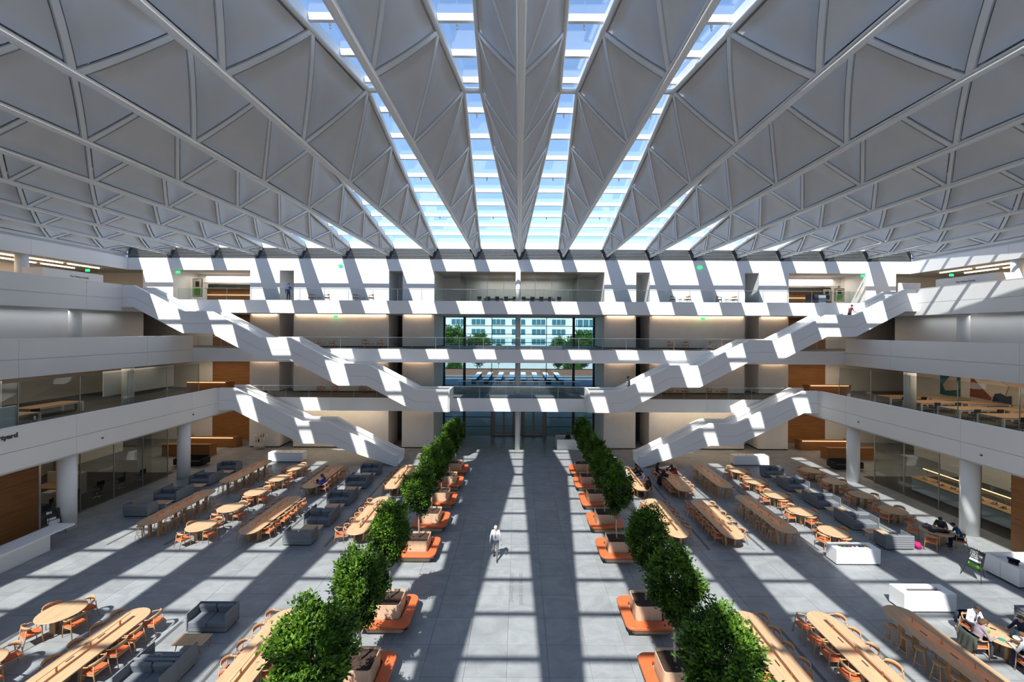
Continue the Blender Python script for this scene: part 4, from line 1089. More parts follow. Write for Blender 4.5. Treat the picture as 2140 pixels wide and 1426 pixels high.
# left service counter with overhanging top
r = tag(empty('service_counter'), 'long white service counter with overhanging top along the left oak wall', 'counter')
b = MB(); b.box(-25.5, -24.72, 6, 22.0, 0, .92); build('body', b, corian, r)
b = MB(); b.prism([(-25.55, 6), (-24.42, 6), (-24.42, 22.95), (-25.5, 22.95)], .92, 1.0); build('worktop', b, corian, r)
# ---- food bar behind the right glass
r = tag(empty('food_bar'), 'lit food bar with oak top behind the right glass front', 'food bar')
b = MB(); b.box(29.5, 30.6, 22.5, 31.2, 0, .9); build('body', b, corian, r)
b = MB(); b.box(29.4, 30.7, 22.5, 31.3, .9, .95); build('worktop', b, oakx, r)
b = MB(); b.prism([(30.45, 1.3), (30.47, 1.3), (30.12, 1.65), (30.1, 1.65)], 23.5, 31.0, 'y'); build('sneeze_guard', b, gl_rail, r)
for y in (23.5, 26, 28.5, 31): b = MB(); b.tube([(30.5, y, .95), (30.47, y, 1.3), (30.1, y, 1.66)], .015, 6); build('guard_post', b, steel, r)
b = MB(); b.box(30.1, 30.2, 23.5, 31, 1.62, 1.65); build('glow_strip', b, desk_led, r)  # added glowing strip, no lamp is visible on the bar
for k in range(12):
    y = 30.7 - k * .62; b = MB(); b.lathe([(.12, 0), (.2, .03), (.21, .04), (.19, .03), (0, .03)], 14); o = tag(build('platter', b, corian, None, (30.0 + .15 * (k % 2), y, .95)), '%s food platter from the far end of the food bar' % ORD[k], 'platter', 'platters on the food bar')
    for j in range(5):
        b = MB(); b.ball((0, 0, 0), (.06, .06, .035), 8, 4); build('food', b, fcols[(k + j) % 6], o, (.1 * math.cos(j * 1.26), .1 * math.sin(j * 1.26), .06))
for k, y in enumerate((24.6, 27.2)):
    simple('side_cabinet', 'dark side table against the back wall behind the food bar, %s one' % ('front', 'rear')[k], 'table', [('top', (34.5, 35.3, y, y + 2, .82, .88), None)] + [('leg', (xx, xx + .06, yy, yy + .06, 0, .82), None) for xx in (34.55, 35.2) for yy in (y + .05, y + 1.9)], blackm)
bw = struct('wall_right_food_room', 'pale back wall behind the food bar'); b = MB(); b.box(36.5, 36.6, 20, 36, 0, 4.4); build('wall_field', b, greywall, bw)
for k, y in enumerate((24.4, 27.4, 30.0, 33.5)):
    simple('dark_painting', 'dark blue abstract painting behind the right glass front, %s from the front' % ORD[k], 'painting', [('canvas', (36.4, 36.46, y, y + 1.0, 1.6, 3.2), mat('painting_dark%d' % k, (.02, .03, .06), .5, vary=.8, scale=3))], blackm)
# ---- reception box with planting tray at the entrance
r = tag(empty('entrance_desk'), 'white box-shaped desk near the entrance doors', 'desk')
for pn, bb in (('front_panel', (3.8, 7.2, 41.1, 41.22, 0, 1.0)), ('side_panel', (3.8, 3.92, 41.22, 42.9, 0, 1.0)), ('back_panel', (3.92, 7.2, 42.8, 42.9, 0, 1.0)), ('side_panel', (7.08, 7.2, 41.22, 42.8, 0, 1.0)), ('worktop', (3.92, 7.08, 41.22, 41.8, .7, .74))):
    b = MB(); b.box(*bb); build(pn, b, corian, r)
# ---- easel sign
r = tag(empty('easel_sign', (21.85, 19.92, 0), PI / 2 * 3 + .14), 'black easel sign reading Health Education Kitchen', 'sign')
r.rotation_euler = (0, 0, -PI / 2 + .1)
sgn = MB(); sgn.box(-.3, .3, -.012, .012, 0, .86); bd = build('board', sgn, mat('sign_black', (.025, .027, .03), .5), r, (0, 0, .5)); bd.rotation_euler = (-.22, 0, 0)
def text(name, body, size, m, parent, loc, rot, align='LEFT', ext=.002, sx=1, bold=0):
    c = bpy.data.curves.new(name, 'FONT'); c.body = body; c.size = size; c.extrude = ext; c.align_x = align; c.offset = bold; c.materials.append(m)
    tmp = bpy.data.objects.new(name, c)
    me = bpy.data.meshes.new(name)
    tm = tmp.to_mesh(); bm_ = __import__('bmesh').new(); bm_.from_mesh(tm); bm_.to_mesh(me); bm_.free(); tmp.to_mesh_clear(); bpy.data.objects.remove(tmp); bpy.data.curves.remove(c)
    me.materials.clear(); me.materials.append(m)
    o = bpy.data.objects.new(name, me); col.objects.link(o); o.parent = parent; o.location = loc; o.rotation_euler = rot; o.scale = (sx, 1, 1); return o
signw = mat('sign_white', (.8, .8, .8), .6); signg = mat('sign_green', (.12, .4, .02), .6); inkm = mat('ink', (.03, .03, .035), .6)
for k, tx in enumerate(('HEALTH', 'EDUCATION', 'KITCHEN')): text('lettering', tx, .155, signw, bd, (-.27, -.014, .69 - k * .125), (PI / 2, 0, 0), sx=.55)
b = MB(); b.box(-.27, .2, -.016, -.012, .31, .41); build('text_band', b, signw, bd)
b = MB(); b.box(-.29, .29, -.016, -.012, .02, .2); build('picture', b, mat('sign_leaf', (.03, .10, .015), .6, vary=.8, scale=14), bd)
b = MB(); b.ball((.16, -.016, .12), (.09, .006, .07), 14, 6); b.ball((-.25, -.016, .15), (.04, .006, .06), 12, 6); build('fruit', b, signg, bd)
for x, y, nm in ((-.42, -.2, 'leg'), (.42, -.2, 'leg'), (0, .55, 'leg')):
    b = MB(); b.tube([(x, y, 0), (x * .25, .12 if y < 0 else .14, 1.42)], .012, 6); build(nm, b, blackm, r)
b = MB(); b.box(-.32, .32, -.09, -.03, .47, .5); build('shelf', b, blackm, r)
r = tag(empty('easel_sign', (-26.3, 23.6, 0), PI / 2 - .3), 'small dark easel sign behind the left service counter', 'sign')
b = MB(); b.box(-.3, .3, -.012, .012, 0, .86); b5 = build('board', b, MATS['sign_black'], r, (0, 0, .6)); b5.rotation_euler = (-.2, 0, 0)
for z0, z1, x1 in ((.66, .78, -.05), (.3, .42, .1), (.05, .26, .25)): b = MB(); b.box(-.27, x1, -.018, -.013, z0, z1); build('print', b, signw, b5)
for x, y in ((-.42, -.2), (.42, -.2), (0, .5)): b = MB(); b.tube([(x, y, 0), (x * .25, .12, 1.45)], .012, 6); build('leg', b, blackm, r)
# ---- lettering on walls and floor
cy = tag(empty('wall_lettering', (-25.79, 21.44, 6.14)), 'grey raised letters spelling Courtyard on the left second level parapet', 'lettering')
cy.rotation_euler = (PI / 2, 0, PI / 2)
text('letters', 'Courtyard', .33, mat('letter_grey', (.10, .10, .10), .6), cy, (0, 0, .0), (0, 0, 0), 'RIGHT', .02, 1, .012)
ft = tag(empty('floor_lettering', (0, 20.2, .002)), 'small grey letters inlaid in the stone floor of the central aisle', 'lettering')
inl = mat('inlay', (.16, .165, .17), .5)
text('letters', 'can be conceived', .33, inl, ft, (.07, 0, 0), (0, 0, -PI / 2), 'LEFT', .001, 1.03)
text('letters', 'can be achieved', .33, inl, ft, (-.36, 0, 0), (0, 0, -PI / 2), 'LEFT', .001, 1.03)
# ---- top gallery: name boxes, light lines, counters
for sd, nm in ((-1, 'left'), (1, 'right')):
    r = tag(empty('name_wall'), 'low white wall with a small donor name, top gallery, %s side' % nm, 'partition')
    b = MB(); b.box(*sorted((sd * 37.0, sd * 37.3)), 32.3, 37.0, FL[3], 16.48); build('panel', b, corian, r)
    b = MB(); b.box(*sorted((sd * 37.3, sd * 38.6)), 32.3, 32.5, FL[3], 16.48); build('end_panel', b, corian, r)
    text('lettering', 'The Wilson Family', .2, inkm, r, (sd * 36.99, 34.25 if sd < 0 else 35.3, 15.98), (PI / 2, 0, PI / 2 if sd < 0 else -PI / 2), 'LEFT', .004)
    for i, x in enumerate((40.6, 43.0)):
        for k in range(6):
            b = MB(); b.box(sd * x - .05, sd * x + .05, 40.2 - k * 3.2 - 2.8, 40.2 - k * 3.2, CE[3] - .1, CE[3] - .03)
            tag(build('linear_light', b, lin_led), '%s linear ceiling light from the back, %s line, top gallery, %s side' % (ORD[k], ('inner', 'outer')[i], nm), 'light', 'linear lights of the top gallery')
    r = tag(empty('info_stand'), 'blue and white information panel at the top of the %s stair' % nm, 'sign')
    if sd > 0:
        b = MB(); b.box(34.9, 36.9, 38.3, 38.4, FL[3] + .3, FL[3] + 1.9); build('panel', b, corian, r)
        b = MB(); b.box(35.0, 36.8, 38.29, 38.3, FL[3] + .5, FL[3] + 1.0); build('print', b, mat('pale_blue', (.5, .6, .75), .6), r)
    else:
        bpy.data.objects.remove(r)
# framed pictures in the top lobbies
def framed(label, x, y, z, w_, h, c, axis='y'):
    r = tag(empty('framed_picture', (x, y, z)), label, 'picture'); b = MB(); b.box(-w_ / 2, w_ / 2, -.03, .02, 0, h); build('frame', b, blackm, r)
    b = MB(); b.box(-w_ / 2 + .05, w_ / 2 - .05, -.04, -.03, .05, h - .05); build('mount', b, mat('mount%s' % label[:9], (.62, .55, .42), .7), r)
    b = MB(); b.box(-w_ / 2 + .18, w_ / 2 - .18, -.045, -.04, .15, h * .5); build('image', b, c, r)
    b = MB(); b.box(-w_ / 5, w_ / 5, -.045, -.04, h * .55, h * .85); build('motif', b, inkm, r)
    return r
framed('tall framed print with a green field, top lobby left', -33.7, 43.6, 15.1, 1.0, 1.9, signg)
framed('framed print beside the green one, top lobby right', 32.2, 43.6, 15.0, .9, 1.3, inkm); framed('square framed print with green leaves, top lobby right', 33.5, 43.6, 15.0, 1.0, 1.35, signg)
r = simple('recycling_bin', 'dark printed bin box behind the top gallery balustrade, right lobby', 'bin', [('body', (28.1, 29.6, 40.2, 40.9, FL[3], FL[3] + 1.0), mat('bin_dark', (.04, .045, .06), .5)), ('front_print', (28.9, 29.6, 40.19, 40.2, FL[3] + .1, FL[3] + .9), mat('bin_print', (.35, .42, .5), .6))], blackm)
# exit signs under the soffits
for x, y, z, lb in ((-33.8, 41.2, 17.35, 'top gallery, left lobby'), (34.0, 41.2, 17.35, 'top gallery, right lobby'), (-17.75, 41.28, 18.1, 'roof band, left'), (17.9, 41.28, 18.1, 'roof band, right'), (-18.0, 40.8, 13.0, 'third level, left'), (18.0, 40.8, 13.0, 'third level, right'), (-18.0, 40.8, 4.1, 'ground level, left'), (18.0, 40.8, 4.1, 'ground level, right'), (-41.5, 40.0, 17.3, 'left gallery end'), (41.5, 40.0, 17.3, 'right gallery end')):
    r = tag(empty('exit_sign', (x, y, z)), 'small green lit exit sign, ' + lb, 'exit sign', 'green exit signs')
    b = MB(); b.box(-.2, .2, -.02, .02, -.1, .12); build('plate', b, exitm, r)
    if 'gallery' in lb or 'level' in lb: b = MB(); b.tube([(0, 0, .12), (0, 0, .26)], .012, 6); build('hanger', b, alum, r)
# service trolley beside the left recess
r = tag(empty('service_trolley', (-25.3, 40.75, 0)), 'wire shelf trolley with cleaning supplies by the left pier', 'trolley')
for x in (-.55, .55):
    for y in (-.22, .22): b = MB(); b.tube([(x, y, 0), (x, y, 1.5)], .015, 6); build('post', b, steel, r)
for z in (.25, .75, 1.25): b = MB(); b.box(-.55, .55, -.22, .22, z, z + .02); build('shelf', b, steel, r)
for k in range(4): b = MB(); b.lathe([(.06, 0), (.06, .18), (.025, .24), (.025, .28)], 10); o = build('bottle', b, fcols[(k + 4) % 6], None, (-25.3 - .4 + k * .25, 40.75, .77 + (.5 if k > 1 else 0))); tag(o, '%s cleaning bottle on the service trolley' % ORD[k], 'bottle', 'bottles on the trolley')
# small wall devices on the parapets
for k, (x, y, z, lb) in enumerate(((-25.8, 25.8, 5.0, 'left second level parapet, near'), (-25.8, 33.0, 5.0, 'left second level parapet, far'), (25.8, 31.6, 5.0, 'right second level parapet, far'), (25.8, 23.2, 5.0, 'right second level parapet, near'))):
    r = tag(empty('security_camera', (x, y, z)), 'small white camera on the ' + lb, 'camera'); b = MB(); b.box(-.06, .06, -.06, .06, 0, .1); build('mount', b, corian, r); b = MB(); b.ball((.0, 0, -.04), .07, 10, 6); build('dome', b, grille, r)
# ---- area lights added under the ceilings to brighten dark galleries and lobbies
def fill_light(x, y, z, sx, sy, power, c=(1, .82, .62)):
    l = bpy.data.lights.new('gallery_fill', 'AREA'); l.shape = 'RECTANGLE'; l.size = sx; l.size_y = sy; l.energy = power; l.color = c
    o = bpy.data.objects.new('gallery_fill', l); col.objects.link(o); o.location = (x, y, z)
for sd in (-1, 1):
    fill_light(sd * 33, 28, 4.2, 7, 12, 60 if sd < 0 else 200)
    fill_light(sd * 31, 40, 4.2, 7, 4, 90)
    fill_light(sd * 33.5, 29, 8.6, 6, 14, 130 if sd < 0 else 200)
    fill_light(sd * 31, 41, 8.6, 6, 4, 90)
    fill_light(sd * 42, 30, 17.4, 4, 18, 150)
    fill_light(sd * 31, 44.5, 17.4, 5, 3, 160, (1, .9, .78))
    fill_light(sd * 17.5, 40, 4.2, 9, 1.5, 60)
    fill_light(sd * 35.4, 22, 13.1, .5, 30, 85, (.95, .97, 1))
    fill_light(sd * 31, 41, 13.1, 6, 4, 60)
fill_light(0, 45, 17.4, 9, 3, 120, (1, .95, .9))
# meeting room table and chairs on the top gallery
Pw.put((-2.2, 45, FL[3]), 0, 'long meeting table behind the top gallery glass, left half', 'meeting tables'); Pw.put((2.2, 45, FL[3]), 0, 'long meeting table behind the top gallery glass, right half', 'meeting tables')
for k in range(10):
    Po.put((-4.2 + k * .93, 43.9, FL[3]), 0, '%s black chair from the left at the meeting table, top gallery' % ORD[k], 'meeting room chairs')
# ---- outdoors behind the far glazing
tr = struct('floor_terrace', 'roof terrace outside the far glazing')
b = MB(); b.box(-16, 16, 48.3, 63, 4.7, 5.0); build('deck', b, mat('deck', (.16, .17, .19), .8), tr); b = MB(); b.box(-16, 16, 62.8, 63, 5.0, 5.9); build('parapet', b, mat('brick_red', (.25, .12, .08), .9), tr)
for k in range(8):
    x = -5.6 + k * 1.55
    r = simple('terrace_table', 'long white terrace table outside the far glazing, %s from the left' % ORD[k], 'table', [('top', (x - .33, x + .33, 51, 60, 5.72, 5.76), corian)] + [('leg', (x - .28, x + .28, yy, yy + .08, 5.0, 5.72), grille) for yy in (51.5, 55.5, 59.3)], corian, 'white terrace tables')
facw = mat('facade_white', (.72, .70, .66), .8); winb = mat('facade_glass', (.05, .13, .16), .15)
bl = tag(empty('office_block', (0, 170, 0)), 'white office block across the street with bands of windows', 'building')
b = MB(); b.box(-70, 21.8, 0, 20, 0, 26); build('wall', b, facw, bl)
wm = MB(); wm.box(0, 5.4, -.25, 0, 0, 2.1); wme = wm.mesh('window', winb); mm_ = MB(); mm_.box(-.06, .06, -.32, -.2, 0, 2.1); mme = mm_.mesh('window_bar', facw)
for fl_ in range(5):
    for k in range(8):
        x = -44 + k * 8.2; o = link('window', wme, bl, (x, 0, 2.2 + fl_ * 4)); 
        for j in (1, 2): link('window_bar', mme, o, (j * 1.8, 0, 0))
b2 = tag(empty('glass_block', (0, 165, 0)), 'pale glazed office block beside the white one', 'building')
b = MB(); b.box(22, 70, 0, 20, 0, 26); build('wall', b, mat('facade_pale', (.62, .66, .68), .7), b2)
for fl_ in range(6):
    b = MB(); b.box(22.5, 69, -.2, 0, 1.4 + fl_ * 4, 4.2 + fl_ * 4); build('window_band', b, winb, b2)
wv = MB(); wv.box(-.12, .12, -.4, 0, 0, 26); wvm = wv.mesh('fin', facw)
for k in range(20): link('fin', wvm, b2, (23 + k * 2.3, 0, 0))
for k, (x, y, s_) in enumerate(((-15, 92, 2.6), (-9.5, 96, 2.3), (-20, 100, 2.7), (9, 95, 2.1), (13, 88, 2.4), (19, 93, 2.6), (-6, 120, 1.9), (15, 112, 2.1), (-12, 78, 1.55), (10, 80, 1.6))):
    me, t_, br = TREES[k % 4]; s_ *= 1.3 if k < 6 else 1.1
    r = tag(empty('street_tree', (x, y, -.86 * s_ - .12), k), 'green street tree beyond the terrace, %s from the left' % ORD[sorted((-15, -9.5, -20, 9, 13, 19, -6, 15, -12, 10)).index(x)], 'tree', 'street trees'); r.scale = (s_ * 1.3,) * 2 + (s_,)
    link('trunk', t_, r); o = link('foliage', me, r); o['kind'] = 'stuff'; link('branches', br, r)
# ================================================================ PEOPLE
PEOPLE = []
def V(*a): return Vector(a)
def person(label, loc, rz, pose, shirt, pants, skin=skin1, hair=(.03, .02, .015), style='short', sleeves='long', s=1.0, lean=.15, look=.25, hands=None, shoes=(.02, .02, .02), tie=None, legs=None):
    prim = []   # (a, b, ra, rb, tag, squash)
    def cap(a, b, ra, rb, t, sq=None): prim.append((Vector(a), Vector(b), ra, rb, t, sq))
    if pose == 'sit':
        pel = V(0, -.04, .555); up = V(0, math.sin(lean), math.cos(lean))
        kn = [V(-.13, .38, .55), V(.13, .38, .55)]; ft = [V(-.13, .40, .06), V(.14, .36, .06)]
    else:
        pel = V(0, 0, .95); up = V(0, math.sin(lean), math.cos(lean))
        kn, ft = legs or ([V(-.1, .02, .5), V(.1, .02, .5)], [V(-.1, -.02, .07), V(.1, -.02, .07)])
    fw = V(0, up.z, -up.y)
    wa, ch, sh, nk = pel + up * .17, pel + up * .36, pel + up * .49, pel + up * .56
    hd = nk + up * .13 + fw * (.05 + .06 * look); hu = V(0, math.sin(lean + look), math.cos(lean + look)); hf = V(0, hu.z, -hu.y)
    cap(pel - up * .04, wa, .165, .145, 'pants' if pose != 'sit' else 'pants', (1, .72)); cap(wa, ch, .145, .17, 'shirt', (1, .66)); cap(ch, sh, .17, .13, 'shirt', (1.02, .62))
    cap(pel + up * .08, pel + up * .2, .158, .15, 'shirt', (1, .72))
    S_ = [sh + V(-.175, 0, -.02), sh + V(.175, 0, -.02)]
    cap(sh + V(-.15, 0, 0), sh + V(.15, 0, 0), .075, .075, 'shirt'); cap(sh, nk + up * .05 + fw * .02, .062, .052, 'skin')
    cap(nk + up * .03 + fw * .02, hd - hu * .04 + hf * .01, .05, .052, 'skin')
    cap(hd - hu * .03, hd + hu * .05, .074, .088, 'skin', (1, 1.14)); cap(hd - hu * .075 + hf * .03, hd - hu * .03 + hf * .02, .05, .065, 'skin')
    cap(hd + hf * .085 + hu * .01, hd + hf * .105 - hu * .025, .012, .02, 'skin')
    for q in (-1, 1): cap(hd + V(q * .08, 0, 0) + hu * .015 - hf * .01, hd + V(q * .086, 0, 0) - hu * .02 - hf * .01, .014, .016, 'skin')
    hands = hands or [V(-.27, .05, .86), V(.27, .05, .86)]
    HN = []
    for i, q in enumerate((-1, 1)):
        a, h = S_[i], Vector(hands[i]); d = h - a; L = d.length; l1, l2 = .29, .27
        if L > l1 + l2 - .005: h = a + d * ((l1 + l2 - .005) / L); d = h - a; L = d.length
        m = (l1 * l1 - l2 * l2 + L * L) / (2 * L); hh = math.sqrt(max(l1 * l1 - m * m, 0)); dn = d.normalized()
        bend = V(q * .5, -.5, -.75); bend -= dn * bend.dot(dn); bend.normalize()
        el = a + dn * m + bend * hh
        cap(a, el, .055, .044, 'shirt'); 
        if sleeves == 'short':
            prim[-1] = (a, a.lerp(el, .6), .056, .052, 'shirt', None); cap(a.lerp(el, .55), el, .045, .04, 'skin'); cap(el, h, .038, .028, 'skin')
        else: cap(el, h, .043, .032, 'shirt')
        fd = (h - el).normalized(); palm = h + fd * .05; cap(h, palm, .028, .034, 'skin', (1, .6)); HN.append((palm, fd, q))
        kk, f = kn[i], ft[i]; hipj = pel + V(q * .09, 0, -.03)
        cap(hipj, kk, .088, .062, 'pants'); cap(kk, f + V(0, 0, .05), .058, .042, 'pants')
        cap(f + V(0, -.03, -.015), f + V(q * .02, .15, -.025), .043, .034, 'shoe')
    PEOPLE.append(dict(label=label, loc=loc, rz=rz, s=s, prim=prim, shirt=shirt, pants=pants, skin=skin, hair=hair, style=style, shoes=shoes, hd=hd, hu=hu, hf=hf, HN=HN, tie=tie, sh=sh, fw=fw, pel=pel, up=up))
LW = dict(white=(.82, .82, .84), black=(.02, .02, .022), navy=(.02, .03, .08), blue=(.01, .035, .30), teal=(.01, .09, .14), grey=(.2, .2, .21), red=(.30, .03, .03), pink=(.55, .2, .22), olive=(.10, .11, .08), khaki=(.22, .18, .11), charcoal=(.05, .05, .06), floral=(.28, .22, .26), jeans=(.04, .06, .12), sage=(.35, .37, .35))
table = [V(-.2, .42, .79), V(.2, .42, .79)]
person('man in white shirt and grey trousers walking along the central aisle', (-1.15, 21.4, 0), PI, 'walk', LW['white'], (.13, .13, .135), mat('skin_rosy', (.85, .56, .46), .6), hair=(.6, .55, .5), style='bald', lean=.03, look=.25, hands=[V(-.3, .1, .83), V(.3, -.05, .84)], legs=([V(-.09, .14, .51), V(.09, .02, .5)], [V(-.08, .22, .06), V(.09, -.28, .12)]), tie=(.35, .36, .38))
person('long-haired woman in blue dress seated at a long table, typing', (-13.98, 29.95, 0), PI / 2, 'sit', LW['blue'], LW['blue'], skin3, style='long', hands=table, shoes=(.4, .36, .3), look=.35)
x = 9.36
person('dark-haired person in black seated second from the back, far right long table', (x, 32.66, 0), PI / 2, 'sit', LW['black'], LW['jeans'], skin2, style='long', hands=table)
person('brown-haired woman in navy jacket at the far right long table', (x, 31.94, 0), PI / 2, 'sit', LW['navy'], LW['jeans'], skin1, (.12, .06, .03), 'long', hands=table)
person('bearded man in pale shirt working at the far right long table', (x, 31.0, 0), PI / 2, 'sit', (.62, .62, .68), LW['charcoal'], skin1, (.06, .03, .02), hands=table, look=.4)
person('woman in black with long hair at the near end of far right table', (x + .02, 29.75, 0), PI / 2, 'sit', LW['black'], LW['navy'], skin1, style='long', sleeves='short', hands=table, look=.1)
person('red-haired person in dark top across the far right long table', (8.04, 33.2, 0), -PI / 2, 'sit', LW['charcoal'], LW['jeans'], skin1, (.22, .07, .03), hands=table)
person('person in white shirt bent over the far right long table', (8.04, 31.9, 0), -PI / 2, 'sit', LW['white'], LW['charcoal'], skin2, hands=table, lean=.5, look=.4)
x = 10.94
person('woman in black with long hair sitting upright at the second long table', (x, 32.7, 0), -PI / 2, 'sit', LW['black'], LW['charcoal'], skin3, style='long', lean=.02, hands=table, s=1.05)
person('person in black leaning on the second long table', (x, 31.9, 0), -PI / 2, 'sit', LW['black'], LW['charcoal'], skin2, style='short', lean=.55, look=.5, hands=table)
x = 12.27
person('bald man in dark jumper at the back of the second long table', (x, 33.2, 0), PI / 2, 'sit', LW['charcoal'], LW['jeans'], skin1, (.4, .3, .2), 'bald', hands=table)
person('blonde woman in red top at the second long table', (x, 32.45, 0), PI / 2, 'sit', LW['red'], LW['charcoal'], skin1, (.55, .38, .17), 'long', hands=table)
person('man in dark t-shirt at the round table beside the glass wall', (24.1, 23.72, 0), PI / 2 + .65, 'sit', LW['charcoal'], LW['jeans'], skin2, sleeves='short', hands=table, look=.45, lean=.3)
person('man in teal t-shirt at the round table beside the glass wall', (24.2, 22.8, 0), PI / 2 - .4, 'sit', LW['teal'], LW['navy'], skin2, sleeves='short', hands=table, look=.4, lean=.35)
person('man in white shirt and tie facing the viewer, lunch group at the front', (17.6, 16.12, 0), PI - .13, 'sit', LW['white'], LW['navy'], skin2, (.04, .025, .02), hands=[V(-.12, .42, .80), V(.24, .42, .79)], look=.5, lean=.25, tie=(.12, .12, .25))
person('woman in flowered top with bent head, lunch group at the front', (16.78, 15.2, 0), -PI / 2 - .05, 'sit', LW['floral'], LW['charcoal'], skin1, (.10, .05, .025), 'bob', hands=table, look=.5, lean=.3)
person('man in white shirt seen from behind, lunch group at the front', (17.62, 14.28, 0), .1, 'sit', LW['white'], LW['navy'], skin1, (.10, .06, .035), hands=table, look=.3, lean=.3)
person('person in navy and blue, lunch group at the front', (18.66, 15.35, 0), PI / 2 + .15, 'sit', LW['navy'], (.02, .07, .35), skin1, (.12, .07, .04), hands=table, look=.3)
st_up = ([V(-.1, .16, .56), V(.1, .02, .5)], [V(-.1, .2, .22), V(.1, -.2, .07)])
person('man in pink shirt climbing the right staircase', (29.35, 37.0, 12.47), -PI / 2, 'walk', LW['pink'], LW['charcoal'], skin2, hands=[V(-.2, .42, 1.1), V(.2, .45, 1.05)], lean=.22, look=.1, legs=st_up, sleeves='short')
person('man in grey t-shirt coming down the right staircase', (9.8, 37.0, 5.98), PI / 2, 'walk', LW['sage'], LW['khaki'], skin3, hands=[V(-.26, .2, .95), V(.28, .02, .9)], lean=.05, look=.1, legs=([V(-.1, .12, .52), V(.1, .02, .5)], [V(-.1, .15, .07), V(.1, -.12, .07)]), sleeves='short')
person('person with blue backpack standing on the top gallery', (-22.3, 40.2, FL[3]), .2, 'walk', LW['charcoal'], LW['jeans'], skin2, hands=[V(-.28, .05, .88), V(.12, .28, 1.35)], lean=.03)
person('receptionist in black behind the white entrance desk', (5.0, 42.15, 0), PI, 'sit', LW['black'], LW['black'], skin3, style='short', hands=[V(-.2, .35, .8), V(.2, .35, .8)], s=1.08)
def body_src(p):
    mb = MB()
    for a, b, ra, rb, t, sq in p['prim']:
        n = 12
        d = (b - a); L = d.length; dn = d.normalized() if L > 1e-6 else Vector((0, 0, 1))
        pts, rr = [], []
        for f in (-1, -.85, -.5): pts.append(a + dn * (f * ra)); rr.append(ra * math.sqrt(max(1 - f * f, .0004)))
        pts.append(a); rr.append(ra); pts.append(b); rr.append(rb)
        for f in (.5, .85, 1): pts.append(b + dn * (f * rb)); rr.append(rb * math.sqrt(max(1 - f * f, .0004)))
        mb.tube(pts, rr, n, squash=sq)
    me = mb.mesh('body_source')
    o = bpy.data.objects.new('body_source', me); col.objects.link(o)
    m = o.modifiers.new('r', 'REMESH'); m.mode = 'VOXEL'; m.voxel_size = .016
    sm = o.modifiers.new('s', 'SMOOTH'); sm.factor = .5; sm.iterations = 3
    return o
srcs = [body_src(p) for p in PEOPLE]
bpy.context.view_layer.update(); dg = bpy.context.evaluated_depsgraph_get()
bodies = [bpy.data.meshes.new_from_object(o.evaluated_get(dg)) for o in srcs]
for o in srcs: bpy.data.objects.remove(o)
_cc = {}
def cmat(pref, c):
    k = (pref, tuple(c))
    if k not in _cc: _cc[k] = mat('%s_%d' % (pref, len(_cc)), c, .8 if pref != 'shoe' else .4)
    return _cc[k]
